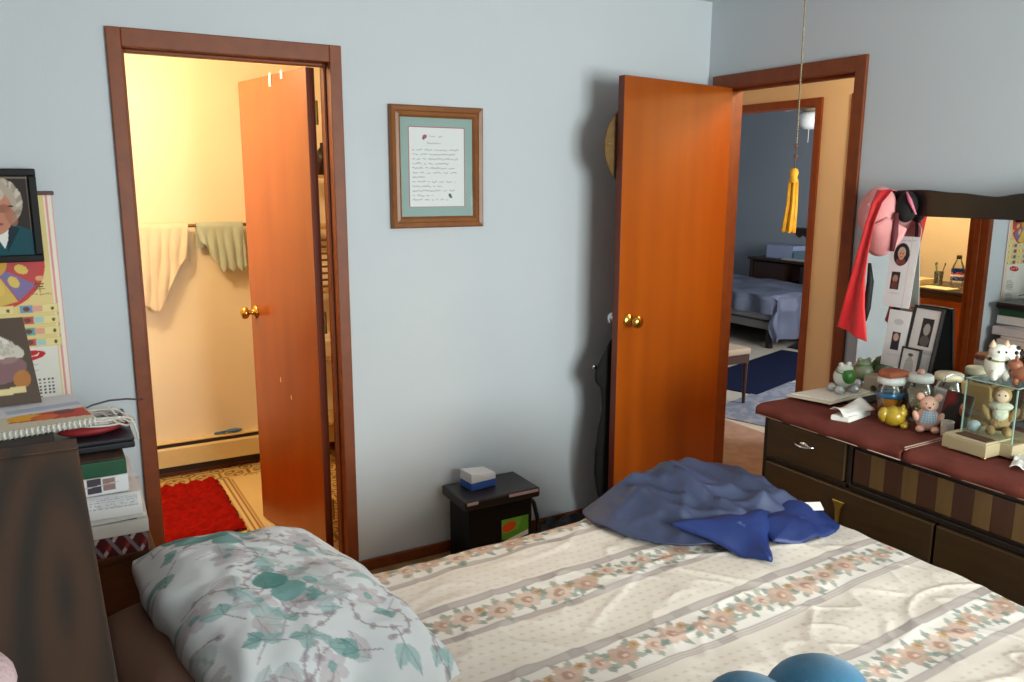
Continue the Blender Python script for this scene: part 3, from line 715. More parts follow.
# plaid box
t = thing('plaid_box', 'flat box in red and white plaid at the bottom of the bedside pile', 'box', (-2.84, -.29, .502)); off = t.location
cv = Canvas(.38, .062, .002, (96, 28, 34)); 
for k in range(-2, 14):
    x = k * .05
    cv.poly([(x, 0), (x + .012, 0), (x + .05, .062), (x + .038, .062)], (214, 206, 206)); cv.poly([(x + .012, 0), (x, 0), (x - .038, .062), (x - .026, .062)], (150, 140, 150))
    cv.poly([(x + .02, .015), (x + .035, .031), (x + .02, .047), (x + .008, .031)], (150, 30, 34), .9); cv.line([(x + .03, 0), (x + .068, .062)], .003, (60, 50, 66))
MB().box(-3.03, -2.652, -.498, -.06, .502, .564, bev=.002).build('carton', mat('plaid_red', (120, 40, 44), .7), t, False, off)
spanel('plaid_front', cv, (-3.03, -.4992, .502), (-2.652, -.4992, .502), (-3.03, -.4992, .564), M_P, t, .0008, off=off)
spanel('plaid_side', cv, (-2.6512, -.498, .502), (-2.6512, -.06, .502), (-2.6512, -.498, .564), M_P, t, .0008, off=off)
def magazine(name, label, x0, x1, y0, y1, z0, z1, cov, rz, edge=(222, 218, 212), cat='magazine', group='magazines and papers in the bedside pile'):
    c = ((x0 + x1) / 2, (y0 + y1) / 2, z0); t = thing(name, label, cat, c, R(rz), group)
    MB().box(x0, x1, y0, y1, z0, z1 - .0015, bev=.0015).build('pages', mat('pages_%d_%d' % (edge[0], int(z0 * 1000)), edge, .75), t, False, c)
    cvv = Canvas(x1 - x0, y1 - y0, .004, (226, 224, 220)); cov(cvv, x1 - x0, y1 - y0)
    spanel('cover', cvv, (x0, y0, z1), (x1, y0, z1), (x0, y1, z1), M_PG, t, .0012, off=c)
    return t
def cov_dark(c, w, h): c.rect(.03, .015, w - .03, h, (70, 44, 38)); c.ell(.09, .06, .05, .04, (40, 34, 34)); c.ell(.09, .06, .035, .026, (180, 176, 170)); c.ell(.09, .06, .02, .016, (40, 34, 34)); c.rect(w - .12, .03, w - .05, .12, (120, 86, 66))
magazine('magazine', 'thick white book with a dark photo cover, lying on the plaid box', -3.02, -2.640, -.505, -.10, .566, .606, cov_dark, -2)
def cov_news(c, w, h):
    for k in range(9): c.scribble(.03, w - .10, .02 + k * .03, .006, .003, (120, 118, 124), .7)
    c.rect(w - .09, .02, w - .02, .12, (96, 70, 60)); c.rect(.03, .20, .14, .28, (60, 50, 70))
t = magazine('magazine', 'glossy magazine with red-brown pictures, second above the plaid box', -3.03, -2.656, -.50, -.12, .608, .624, lambda c, w, h: (c.rect(.02, .01, w - .05, .14, (110, 70, 60)), c.rect(w - .12, .02, w - .02, .10, (50, 40, 44))), 2)
# folded newsletter: curved sheet with type
t = thing('newsletter', 'white folded newsletter with lines of type, curling over in the bedside pile', 'newsletter', (-2.83, -.3, .625)); off = t.location
cv = Canvas(.37, .46, .003, (232, 232, 234))
for k in range(13):
    cv.scribble(.03, .16, .10 + k * .025, .006, .0028, (110, 112, 120), .8); cv.scribble(.20, .34, .10 + k * .025, .006, .0028, (120, 120, 128), .8)
cv.rect(.10, .03, .112, .085, (60, 70, 110)); cv.rect(.20, .035, .212, .08, (60, 70, 110)); cv.rect(.25, .03, .36, .075, (214, 216, 222))
for k in range(5): cv.scribble(.23, .36, .03 + k * .01, .004, .002, (150, 150, 158), .8)
def nl(X, Y):
    a = np.clip(Y / .085, 0, 1) * math.pi * .5; yy = np.where(Y < .085, -.508 + .02 * (1 - np.cos(a)) - 0 * Y, -.488 + (Y - .085))
    z = np.where(Y < .085, .628 + .062 * np.sin(a), .690 + .004 * np.sin(Y * 20)) - .012 * (X / .37 - .5)
    return np.stack([-3.03 + X, yy, z], -1)
o = canvas_mesh('sheet', cv, nl, M_P, t, off=off); md = o.modifiers.new('S', 'SOLIDIFY'); md.thickness = .0015; md.offset = -1
b = MB(); b.box(-3.03, -2.668, -.484, -.05, .626, .681, bev=.004); b.build('inner_pages', mat('inner_pages', (214, 214, 220), .8), t, False, off)
t = magazine('paper_pile', 'loose white papers with blue and dark pictures beneath the green box', -3.02, -2.694, -.495, -.06, .6975, .752, lambda c, w, h: (c.ell(.09, .03, .03, .02, (90, 160, 190)), c.rect(w - .09, .01, w - .02, .10, (70, 60, 70)), c.rect(.14, .02, .2, .05, (150, 150, 170))), 1, (226, 226, 232), 'papers')
# picture inset on the front of those papers
cv = Canvas(.30, .05, .002, (228, 230, 236)); cv.rect(.20, .005, .235, .048, (70, 60, 72)); cv.rect(.24, .01, .27, .045, (150, 120, 116)); cv.ell(.13, .02, .024, .014, (84, 150, 186)); cv.ell(.04, .028, .014, .01, (70, 110, 160)); cv.line([(0, .012), (.28, .03)], .003, (190, 192, 200))
spanel('front_sheet', cv, (-3.01, -.5, .700), (-2.70, -.5, .702), (-3.01, -.497, .750), M_P, t, .001, off=t.location)
# green box
t = thing('green_box', 'dark green box with a brown top, beneath the black case', 'box', (-2.85, -.28, .754)); off = t.location
b = MB(); b.box(-3.03, -2.692, -.498, -.07, .754, .800, bev=.003); b.build('carton', mat('green_card', (28, 84, 58), .5), t, False, off)
b = MB(); b.box(-3.026, -2.696, -.494, -.074, .800, .806, bev=.001); b.build('lid_picture', mat('brown_print', (66, 40, 28), .4, var=.5, vscale=30), t, False, off)
# black case on top
t = thing('laptop', 'closed flat black case topping the bedside pile, coil of white cable on it', 'laptop', (-2.85, -.27, .808)); off = t.location
MB().box(-3.05, -2.658, -.425, -.06, .8075, .828, bev=.005).build('base', mat('charcoal_case', (26, 28, 36), .4), t, False, off)
MB().box(-3.05, -2.658, -.425, -.06, .8285, .842, bev=.005).build('lid', mat('charcoal_lid', (38, 40, 50), .35), t, False, off)
b = MB(); b.ell((-2.775, -.335, .8615), (.090, .052, .019), 20); b.ell((-2.705, -.30, .8585), (.042, .035, .016), 16)
tag(b.build('red_pouch', mat('red_pouch', (150, 34, 40), .6), None, True), 'dark red pouch half under the white cable coil', 'pouch')
b = MB(); rr = random.Random(5)
for k in range(8):
    pts = []; cx, cy = -2.775 + rr.uniform(-.02, .02), -.325 + rr.uniform(-.015, .015); ra, rb = rr.uniform(.080, .115), rr.uniform(.05, .075)
    for a in range(40):
        th = 2 * math.pi * a / 40; pts.append((cx + ra * math.cos(th), cy + rb * math.sin(th), .881 + .003 * k + .007 * math.sin(th * 2 + k) - .024 * max(0, abs(math.cos(th)) - .72) / .28))
    b.tube(pts, .0036, 6, True)
cab = b.build('cable_coil', mat('white_cable', (216, 212, 206), .45), None, True)
tag(cab, 'coil of white cable lying on top of the bedside pile', 'cable')
b = MB(); pts = [(-2.68, -.33, .885), (-2.66, -.34, .880), (-2.650, -.35, .86), (-2.645, -.355, .835), (-2.643, -.355, .812)]; b.tube(pts, .004, 6); b.build('cable_end', mat('white_cable'  , (216, 212, 206)), cab, True)
b = MB(); pts = [(-2.86, -.40, .895)] + [(-2.86 + .05 * k, -.40 + .035 * k, .905 + .028 * math.sin(k / 5 * math.pi)) for k in range(1, 6)]; b.tube(pts, .003, 6); b.build('cable_loop', mat('dark_cable', (70, 76, 84), .5), cab, True)

# ================================================================ ON THE BACK WALL
# portrait
t = thing('framed_portrait', 'black-framed portrait of a white-haired person, over the wall calendar', 'picture', (-2.97, -.02, 1.5)); off = t.location
px0, px1, pz0, pz1 = -3.08, -2.845, 1.352, 1.643; fw = .022
b = MB(); b.box(px0, px1, -.045, -.022, pz0, pz0 + fw, bev=.003); b.box(px0, px1, -.045, -.022, pz1 - fw, pz1, bev=.003); b.box(px0, px0 + fw, -.045, -.022, pz0 + fw, pz1 - fw, bev=.003); b.box(px1 - fw, px1, -.045, -.022, pz0 + fw, pz1 - fw, bev=.003)
b.build('frame', mat('black_frame', (12, 11, 15), .45, spec=.25), t, False, off)
MB().box(px0 + .01, px1 - .01, -.030, -.004, pz0 + .01, pz1 - .01).build('backing', M_black, t, False, off)
W_, H_ = px1 - px0 - 2 * fw, pz1 - pz0 - 2 * fw
cv = Canvas(W_, H_, .0018, (48, 38, 36)); cv.rect(0, 0, W_, .004, (150, 130, 110)); cv.rect(W_ - .007, .03, W_ - .004, H_, (128, 112, 100)); cv.rect(0, H_ - .008, W_, H_ - .004, (140, 124, 110))
cx = .105
cv.ell(cx, .015, .115, .085, (18, 72, 84)); cv.poly([(cx - .03, .09), (cx + .03, .09), (cx + .004, .02)], (224, 222, 220)); cv.poly([(cx + .02, .095), (cx + .05, .085), (cx + .01, .01)], (12, 40, 52))
cv.ell(cx - .006, .165, .070, .078, (176, 160, 146)); cv.ell(cx - .018, .135, .054, .072, (188, 128, 104)); cv.ell(cx - .03, .19, .046, .03, (196, 180, 164))
for k in range(60): a = rng.uniform(-.6, 3.2); cv.ell(cx - .006 + .062 * math.cos(a), .168 + .068 * math.sin(a), .012, .005, (206, 194, 180) if k % 2 else (150, 134, 120), a + .8, .7)
cv.line([(cx - .07, .148), (cx + .035, .153)], .006, (36, 28, 30)); cv.ell(cx - .035, .143, .018, .013, (150, 96, 80)); cv.ell(cx + .012, .146, .017, .013, (150, 96, 80))
cv.ell(cx - .012, .122, .009, .013, (206, 144, 120)); cv.ell(cx - .012, .098, .02, .005, (150, 76, 70)); cv.ell(cx + .03, .12, .015, .03, (160, 104, 84), .3, .7)
spanel('photo', cv, (px0 + fw, -.0315, pz0 + fw), (px1 - fw, -.0315, pz0 + fw), (px0 + fw, -.0315, pz1 - fw), M_PG, t, .001, off=off)
# calendar scroll
t = thing('wall_calendar', 'long yellow zodiac calendar scroll hanging left of the bathroom doorway', 'calendar', (-2.97, 0, 1.2)); off = t.location
W_, H_ = .33, .78; cx0, cz0 = -3.135, .785
cv = Canvas(W_, H_, .0022, (226, 204, 140)); cv.rect(W_ - .026, 0, W_, H_, (236, 226, 214)); cv.rect(W_ - .020, 0, W_ - .014, H_, (226, 150, 146)); cv.rect(W_ - .004, 0, W_, H_, (228, 160, 156)); cv.rect(0, 0, W_ - .03, .30, (226, 222, 214))
cxx, cyy = .135, .565
cv.ell(cxx, cyy, .155, .155, (198, 60, 60)); 
for k in range(12):
    a = k * math.pi / 6; cv.poly([(cxx, cyy), (cxx + .145 * math.cos(a), cyy + .145 * math.sin(a)), (cxx + .145 * math.cos(a + .5), cyy + .145 * math.sin(a + .5))], [(196, 150, 70), (108, 132, 176), (200, 90, 80), (214, 180, 90), (126, 110, 160), (190, 70, 70)][k % 6]); 
    cv.ell(cxx + .09 * math.cos(a + .25), cyy + .09 * math.sin(a + .25), .02, .014, (224, 190, 96), a)
cv.ell(cxx, cyy, .05, .05, (212, 160, 60))
def nian(c, x, y, s, col):   # the character for "year"
    for l in [[(.25, .98), (.05, .72)], [(.22, .82), (.9, .82)], [(.28, .55), (.84, .55)], [(.28, .55), (.28, .28)], [(0, .28), (1, .28)], [(.55, .82), (.55, -.05)]]: c.line([(x + a * s, y + b_ * s) for a, b_ in l], s * .11, col)
nian(cv, .252, .466, .030, (110, 60, 34)); cv.scribble(.235, .30, .457, .006, .0025, (150, 100, 70)); cv.ell(.27, .51, .012, .008, (220, 160, 120))
for r_ in range(4):
    for c_ in range(3):
        x, y = -.05 + c_ * .125, .425 - r_ * .037
        cv.rect(max(0, x), y - .029, x + .115, y, (216, 196, 120)); cv.rect(max(0, x + .003), y - .027, x + .112, y - .002, (232, 214, 150)); cv.rect(max(0, x + .006), y - .026, x + .042, y - .003, [(196, 84, 76), (92, 158, 168), (196, 84, 76), (112, 150, 190)][(r_ + c_ + 1) % 4]); cv.ell(x + .024, y - .014, .010, .008, (110, 70, 60)); cv.rect(x + .042, y - .024, x + .07, y - .005, [(222, 160, 140), (170, 200, 196)][(r_ + c_) % 2]); cv.ell(x + .098, y - .016, .005, .006, (110, 80, 50))
cv.ell(.21, .255, .055, .017, (196, 26, 34), .12); cv.scribble(.175, .25, .256, .012, .004, (240, 225, 220)); cv.scribble(.21, .24, .225, .005, .002, (150, 150, 150)); cv.scribble(.20, .24, .205, .005, .002, (170, 170, 170))
for m_ in range(2):
    for r_ in range(6):
        for c_ in range(7):
            if (r_ == 0 and c_ < 2) or (r_ == 5 and c_ > 3): continue
            x, y = .20 + c_ * .0125, .17 - m_ * .085 - r_ * .0115; cv.rect(x, y, x + .006, y + .006, (196, 60, 60) if c_ == 0 else (90, 88, 96))
def calf(X, Y): return np.stack([cx0 + X, -.006 + 0 * Y, cz0 + Y], -1)
canvas_mesh('scroll', cv, calf, M_P, t, .001, True, (225, 222, 214), off)
b = MB(); b.box(cx0 - .004, cx0 + W_ + .006, -.014, -.001, cz0 + H_ - .004, cz0 + H_ + .008, bev=.002); b.build('rail', mat('dark_red_rail', (74, 22, 28), .4), t, False, off)
b = MB(); b.box(cx0 - .004, cx0 + W_ + .006, -.012, -.001, cz0 - .008, cz0 + .003, bev=.002); b.build('rail', mat('dark_red_rail', (74, 22, 28), .4), t, False, off)
# framed verse
fx0, fx1, fz0, fz1 = -1.642, -1.236, 1.423, 1.899
t = thing('framed_verse', 'brown wooden frame with handwritten verse in green mat, right of bathroom doorway', 'picture', ((fx0 + fx1) / 2, 0, (fz0 + fz1) / 2)); off = t.location
M_frame = wood('frame_wood', (116, 66, 26), (140, 84, 36), (5, 5, 5), .38, 3, 3, nw=1., nscale=3)
fw = .045; b = MB()
def mitre(b, x0, x1, z0, z1, w_, prof):
    """picture-frame moulding: prof = [(inset, y)]"""
    for k in range(len(prof) - 1):
        (i0, y0), (i1, y1) = prof[k], prof[k + 1]
        A = [(x0 + i0, y0, z0 + i0), (x1 - i0, y0, z0 + i0), (x1 - i0, y0, z1 - i0), (x0 + i0, y0, z1 - i0)]; B = [(x0 + i1, y1, z0 + i1), (x1 - i1, y1, z0 + i1), (x1 - i1, y1, z1 - i1), (x0 + i1, y1, z1 - i1)]
        va = [b.bm.verts.new(p) for p in A]; vb = [b.bm.verts.new(p) for p in B]
        for q in range(4): b.bm.faces.new([va[q], va[(q + 1) % 4], vb[(q + 1) % 4], vb[q]])
mitre(b, fx0, fx1, fz0, fz1, fw, [(0, -.001), (0, -.020), (.006, -.026), (.020, -.022), (.024, -.018), (.036, -.020), (.045, -.012), (.045, -.004)])
b.build('frame', M_frame, t, False, off)
W_, H_ = fx1 - fx0 - 2 * fw, fz1 - fz0 - 2 * fw
cv = Canvas(W_, H_, .0016, (148, 168, 164)); mx_, mb_, mt_ = .037, .040, .037
cv.rect(mx_ - .003, mb_ - .003, W_ - mx_ + .003, H_ - mt_ + .003, (176, 56, 74)); cv.rect(mx_, mb_, W_ - mx_, H_ - mt_, (232, 226, 228))
ink = (112, 104, 112)
cv.scribble(.125, .185, H_ - .072, .012, .0022, ink, .6); cv.scribble(.115, .175, H_ - .10, .010, .0022, ink, .7)
for k, (a, e_) in enumerate([(.05, .255), (.05, .24), (.05, .25), (.05, .21), (.05, .235), (.05, .25), (.05, .105), (.05, .24), (.05, .18), (.05, .235), (.05, .14), (.05, .205)]):
    cv.scribble(a, e_, H_ - .125 - k * .0178, .009, .0022, ink, .75)
cv.ell(.105, H_ - .073, .010, .008, (190, 50, 80), .6); cv.ell(.100, H_ - .079, .006, .006, (60, 90, 70)); cv.ell(.214, mb_ + .042, .006, .010, (70, 60, 74), .5); cv.ell(.219, mb_ + .036, .005, .004, (60, 110, 80))
spanel('verse_sheet', cv, (fx0 + fw, -.0085, fz0 + fw), (fx1 - fw, -.0085, fz0 + fw), (fx0 + fw, -.0085, fz1 - fw), M_P, t, .004, off=off)
MB().box(fx0 + fw - .003, fx1 - fw + .003, -.0135, -.0115, fz0 + fw - .003, fz1 - fw + .003).build('glass', glass('picture_glass', (250, 252, 252), .06), t, False, off)

# ================================================================ FLOOR BESIDE THE BACK WALL
t = thing('waste_bin', 'black lidded bin with a green and orange sticker by the back wall', 'bin', (-1.285, -.18, 0)); off = t.location
b = MB(); b.prism([(-1.435, -.265, .0), (-1.135, -.265, 0), (-1.135, -.075, 0), (-1.435, -.075, 0)], (0, 0, .29), bev=.006); b.build('body', mat('bin_black', (7, 7, 8), .5, spec=.25), t, False, off)
lid = MB().box(-1.462, -1.108, -.285, -.055, .292, .335, bev=.008).build('lid', mat('bin_lid', (26, 17, 20), .42), t, False, off)
MB().box(-1.455, -1.405, -.2865, -.2845, .318, .330).build('edge_stripe', mat('pinkish_mark', (190, 160, 160), .6), lid, False, off)
b = MB(); b.box(-1.26, -1.118, -.2865, -.2845, .318, .330); b.build('edge_stripe', mat('pinkish_mark', (190, 160, 160), .6), lid, False, off)
cv = Canvas(.13, .15, .002, (20, 20, 20)); cv.rect(0, .07, .13, .15, (92, 150, 50)); cv.poly([(0, .09), (.08, .10), (.10, .15), (0, .15)], (110, 170, 60)); cv.ell(.035, .118, .035, .02, (206, 76, 30), .2); cv.poly([(.0, .06), (.13, .09), (.13, .07), (.0, .05)], (224, 224, 220)); cv.rect(.0, 0, .05, .055, (206, 200, 186)); cv.rect(.06, .0, .12, .045, (40, 44, 40))
spanel('sticker', cv, (-1.285, -.2665, .05), (-1.155, -.2665, .05), (-1.285, -.2665, .215), M_PG, t, .001, off=off)
b = MB(); b.tube([(-1.125, -.2, .28), (-1.10, -.22, .24), (-1.085, -.23, .16), (-1.085, -.235, .10), (-1.11, -.24, .05)], .009, 8); b.build('handle', M_black, t, True, off)
t = thing('tissue_box', 'small white and blue box on the lid of the black bin', 'box', (-1.33, -.14, .336), R(6))
MB().box(-.062, .062, -.045, .045, 0, .032, bev=.003).build('lower_half', mat('blue_card', (44, 84, 160), .5), t)
b = MB(); b.prism([(-.062, -.045, .0325), (.062, -.045, .0325), (.062, -.040, .058), (-.062, -.045, .075)], (0, .09, 0), bev=.002); b.build('upper_half', mat('white_card', (206, 208, 214), .5), t)
b = MB(); rr = random.Random(2)
b.grid(lambda u, v: (-1.08 + u * .42, -.30 + v * .26, .006 + max(0, math.sin(u * math.pi) * math.sin(v * math.pi)) ** .6 * (.09 + .06 * noise.noise(Vector((u * 5, v * 4, 3))) + .03 * noise.noise(Vector((u * 12, v * 11, 8))))), 36, 24)
o = b.build('bag', mat('black_bag', (22, 21, 24), .6, bump=.2, bscale=40), None, True, solid=.006); tag(o, 'slumped black bag on the floor beside the black bin', 'bag')

# ================================================================ BEHIND THE HALL DOOR
def doorback(u, dist, z):    # a point off the hidden face of the hall door
    q = d2p + d2d * u - d2n * dist; return Vector((q.x, q.y, z))
t = thing('straw_hat', 'straw hat hanging behind the open hall door', 'hat', doorback(.60, .05, 1.75)); off = t.location
q = (-d2n).to_track_quat('Z', 'Y').to_matrix(); M_straw = mat('straw', (112, 84, 46), .85, bump=.6, bscale=120, var=.2, vscale=30)
b = MB(); c = doorback(.615, .02, 1.755)
b.lathe([(.165, .0), (.17, .006), (.15, .016), (.10, .014), (.095, .02), (.088, .07), (.06, .092), (.001, .096)], 36, c, q); b.build('crown_and_brim', M_straw, t, True, off)
b = MB(); b.lathe([(.097, .022), (.099, .024), (.096, .045), (.093, .045)], 36, c, q); b.build('band', mat('dark_ribbon', (40, 30, 26), .7), t, True, off)
t = thing('black_coat', 'black coat hanging behind the open hall door', 'coat', doorback(.6, .04, .9)); off = t.location
b = MB(); prof = [(.96, .02, .0), (.92, .045, .02), (.86, .07, .03), (.78, .105, .045), (.74, .105, .045), (.70, .07, .04), (.60, .06, .04), (.52, .075, .045), (.40, .08, .05), (.30, .085, .05), (.20, .07, .045), (.14, .05, .03)]
rings = []
for z, e, th in prof:
    ring = []
    for k in range(28):
        a = 2 * math.pi * k / 28; w_ = .15 + .0 * z
        u = .52 + (w_ + e) * math.cos(a) * (1 + .05 * noise.noise(Vector((a, z * 6, 1)))); d_ = .012 + th + (th) * math.sin(a) * (1 + .3 * noise.noise(Vector((a * 2, z * 9, 5))))
        ring.append(b.bm.verts.new(doorback(u, d_, z)))
    rings.append(ring)
b.skin(rings); b.build('coat_body', mat('black_wool', (14, 13, 15), .9, bump=.3, bscale=60), t, True, off)
b = MB(); b.tube([doorback(.50, .004, 1.12), doorback(.50, .03, 1.12), doorback(.50, .045, 1.14)], .006, 8); b.tube([doorback(.50, .03, 1.12), doorback(.46, .045, .97)], .004, 6); b.tube([doorback(.50, .03, 1.12), doorback(.54, .045, .97)], .004, 6)
b.build('hanging_loop', M_black, t, True, off)
b = MB(); b.lathe([(.012, 0), (.012, .006), (.004, .008)], 12, doorback(.745, .085, .795), q); b.build('button', M_steel, t, True, off)

# ================================================================ PULL CHAIN
tp = Vector((-1.197, -1.603, HC)); bt = Vector((-1.222, -1.632, 1.692))
t = thing('pull_chain', 'beaded pull chain with a long yellow tassel hanging from the ceiling', 'chain', (tp.x, tp.y, HC)); off = t.location
MB().lathe([(.03, 0), (.03, -.008), (.012, -.018), (.004, -.02)], 16, tp).build('ceiling_mount', M_brass, t, True, off)
b = MB(); n = 118
for i in range(n):
    b.ell(tp.lerp(bt, i / n) - Vector((0, 0, .02 * (1 - i / n))), (.0028, .0028, .0034), 6)
b.tube([tp - Vector((0, 0, .02)), bt], .0008, 5); b.build('beads', mat('dull_chain', (150, 136, 112), .4, .8), t, True, off)
ta = bt; b = MB(); b.tube([ta + Vector((0, 0, .012)), ta - Vector((.002, 0, .05))], .0011, 6); b.ell(ta - Vector((0, 0, .02)), (.005, .005, .006), 10); b.ell(ta - Vector((0, 0, -.004)), (.004, .004, .005), 8)
b.build('cord', mat('red_cord', (110, 60, 40), .7), t, True, off)
M_tas = mat('yellow_tassel', (226, 156, 28), .7, var=.15, vscale=60); tt = ta - Vector((.002, 0, .048))
b = MB(); b.lathe([(.003, 0), (.009, -.004), (.011, -.014), (.008, -.022), (.011, -.03), (.012, -.036)], 14, tt); hd = b.build('tassel_head', M_tas, t, True, off)
b = MB()
for i in range(46):
    a = rng.uniform(0, 6.28); r0 = rng.uniform(.002, .011); r1 = r0 * 1.35 + .002
    b.tube([tt + Vector((r0 * math.cos(a), r0 * math.sin(a), -.03)), tt + Vector((r0 * 1.2 * math.cos(a), r0 * 1.2 * math.sin(a), -.09)), tt + Vector((r1 * math.cos(a) - .006, r1 * math.sin(a), -.150 - rng.uniform(0, .010)))], .0022, 5)
b.build('tassel_strands', M_tas, t, True, off)

# ================================================================ DRESSER
DF, DB, DY0, DY1, DZ = -.585, -.075, -1.012, -2.62, .80
M_dr = wood('dresser_wood', (44, 28, 10), (66, 44, 16), (5, .6, 5), .45, 3, 2, .0, nw=.8)
M_drd = mat('dresser_dark', (30, 20, 13), .4)
M_drl = wood('dresser_light_strip', (96, 70, 36), (116, 88, 50), (5, 5, .6), .4, 3, 2)
M_drr = wood('dresser_red_strip', (62, 33, 17), (78, 44, 24), (5, 5, .6), .4, 3, 2)
dr = thing('dresser', 'long low dark dresser with striped front panel, along the right wall', 'dresser', ((DF + DB) / 2, (DY0 + DY1) / 2, 0)); off = dr.location
b = MB()
b.box(DF + .012, DB, DY0 - .02, DY0, .05, DZ - .022); b.box(DF + .012, DB, DY1, DY1 + .02, .05, DZ - .022)
b.box(DF + .02, DB, DY1 + .02, DY0 - .02, .05, DZ - .022)
for y in (DY0, -1.375, -2.31): b.box(DF, DF + .02, y - .018, y, .05, DZ - .022, bev=.003)
b.box(DF, DF + .02, DY1, DY1 + .018, .05, DZ - .022, bev=.003)
for z in (.05, .335, .600, DZ - .040): b.box(DF, DF + .02, DY1 + .018, DY0 - .018, z, z + .018, bev=.002)
b.build('carcass', M_drd, dr, False, off)
MB().box(DF - .018, DB + .02, DY1 - .012, DY0 + .012, DZ - .022, DZ, bev=.005).build('top', M_dr, dr, False, off)
def drawer(y0, y1, z0, z1, handles, nm='drawer'):
    o = MB().box(DF - .010, DF + .018, y1, y0, z0, z1, bev=.005).build(nm, M_dr, dr, False, off)
    for kind, y, z in handles:
        b = MB()
        if kind == 'bow':
            b.ell((DF - .013, y, z), (.003, .022, .012), 14); b.tube([(DF - .014, y + .045, z + .004), (DF - .026, y + .02, z - .001), (DF - .028, y, z - .003), (DF - .026, y - .02, z - .001), (DF - .014, y - .045, z + .004)], .0038, 8)
            b.build('handle', M_steel, o, True, off)
        else:
            b.prism([(DF - .012, y + .026, z), (DF - .012, y - .026, z), (DF - .012, y - .012, z - .03), (DF - .012, y - .006, z - .095), (DF - .012, y + .006, z - .095), (DF - .012, y + .012, z - .03)], (-.009, 0, 0), bev=.003)
            b.build('handle', M_brass, o, False, off)
    return o
drawer(-1.036, -1.372, .622, .756, [('bow', -1.205, .702)])
drawer(-1.036, -1.700, .358, .597, [('drop', -1.368, .556)])
drawer(-1.708, -2.305, .358, .597, [('drop', -2.05, .556)])
drawer(-2.333, -2.60, .622, .756, [('bow', -2.47, .702)])
drawer(-2.333, -2.60, .358, .597, [('drop', -2.47, .556)])
drawer(-1.036, -1.700, .073, .333, [('drop', -1.368, .29)]); drawer(-1.708, -2.60, .073, .333, [('drop', -2.05, .29)])
pn = MB().box(DF + .008, DF + .018, -2.308, -1.395, .620, .758).build('striped_panel', M_drd, dr, False, off)
y = -1.402; k = 0
bl, br = MB(), MB()
while y > -2.29:
    wd = .062 if k % 2 == 0 else .052
    MB().box(DF + .0, DF + .0085, y - wd, y, .632, .742, bev=.002).build('panel_strip', M_drr if k % 2 == 0 else M_drl, pn, False, off)
    y -= wd; k += 1
for x in (DF + .04, DB - .04):
    for y in (DY0 - .06, DY1 + .06): MB().lathe([(.016, 0), (.024, .05)], 12, (x, y, 0)).build('foot', M_drd, dr, True, off)
# runners
M_run = mat('red_brown_runner', (112, 56, 48), .85, bump=.25, bscale=240, var=.12, vscale=14, spec=.2)
M_hem = mat('pale_hem', (176, 146, 130), .85)
def runner(label, y0, y1):
    t = thing('table_runner', label, 'cloth', (-.33, (y0 + y1) / 2, DZ)); o_ = t.location
    b = MB(); x0, x1 = DF - .027, DB + .0
    def f(u, v):
        s_ = u * (x1 - x0 + .035) - .035; y = y0 + (y1 - y0) * v
        if s_ < 0: return (x0 - .002 + .004 * math.sin(y * 40), y, DZ + .003 + s_)
        return (x0 + s_, y, DZ + .004 + .0015 * noise.noise(Vector((s_ * 9, y * 9, 1))))
    b.grid(f, 24, 60); b.build('cloth', M_run, t, True, o_, solid=.002, soff=1)
    b = MB(); b.tube([(x0 - .0055, y0, DZ - .031), (x0 - .0055, y1, DZ - .031)], .0018, 6); b.tube([(x0 + .01, y1 + (.001 if y1 < y0 else 0), DZ + .007), (x1 - .005, y1, DZ + .007)], .0025, 6); b.tube([(x0 + .0, y0, DZ + .004), (x1 - .005, y0, DZ + .007)], .0025, 6)
    b.build('hem', M_hem, t, True, o_)
runner('red-brown cloth runner on the dresser end nearest the hall door', -.995, -1.588)
runner('red-brown cloth runner on the dresser under the glass display case', -1.596, -2.63)
ZT = DZ + .0075
# ---- mirror
MXP = -.06
mr = thing('dresser_mirror', 'wide mirror with a wavy dark wooden crest, standing behind the dresser', 'mirror', (MXP, -1.7, DZ)); off = mr.location
M_mir = mat('mirror_silver', (228, 232, 232), .0, 1.); M_mir.node_tree.nodes['Principled BSDF'].inputs['Roughness'].default_value = 0.0
my0, my1 = -.985, -2.45
b = MB(); b.prism([(MXP, y, z) for y, z in [(my0 - .03, DZ + .02), (my1 + .03, DZ + .02), (my1, DZ + .06), (my1, 1.49), (my0, 1.49), (my0, DZ + .06)]], (.006, 0, 0)); b.build('mirror_glass', M_mir, mr, False, off)
def crest(y):
    pts = [(-.955, 1.535), (-.985, 1.560), (-1.06, 1.578), (-1.20, 1.583), (-1.33, 1.574), (-1.476, 1.563), (-1.56, 1.575), (-1.70, 1.605)]
    yy = y if y > -1.70 else -3.40 - y
    for (a, za), (c_, zc) in zip(pts[:-1], pts[1:]):
        if c_ <= yy <= a: tt_ = (a - yy) / (a - c_); tt_ = tt_ * tt_ * (3 - 2 * tt_); return za + (zc - za) * tt_
    return pts[0][1]
b = MB(); top = [(MXP - .012, -.955 - (1.49) * k / 60, crest(-.955 - 1.49 * k / 60)) for k in range(61)]
b.prism(top + [(MXP - .012, -2.445, 1.488), (MXP - .012, -.955, 1.488)], (.022, 0, 0), bev=.002)
b.build('crest', wood('crest_wood_reflections', (9, 7, 5), (54, 42, 22), (.8, 1.0, .8), .30, 1.5, .9, .2, nw=.3, nscale=3), mr, False, off)  # dark glossy wood; its black-to-olive tones paint in the room's reflection
MB().box(MXP + .0065, MXP + .022, my1, my0, DZ + .02, 1.48).build('backboard', M_drd, mr, False, off)
b = MB()
for y in (-1.15, -2.3): MB().box(MXP + .0225, MXP + .040, y - .02, y + .02, .45, 1.3).build('support_post', M_drd, mr, False, off)

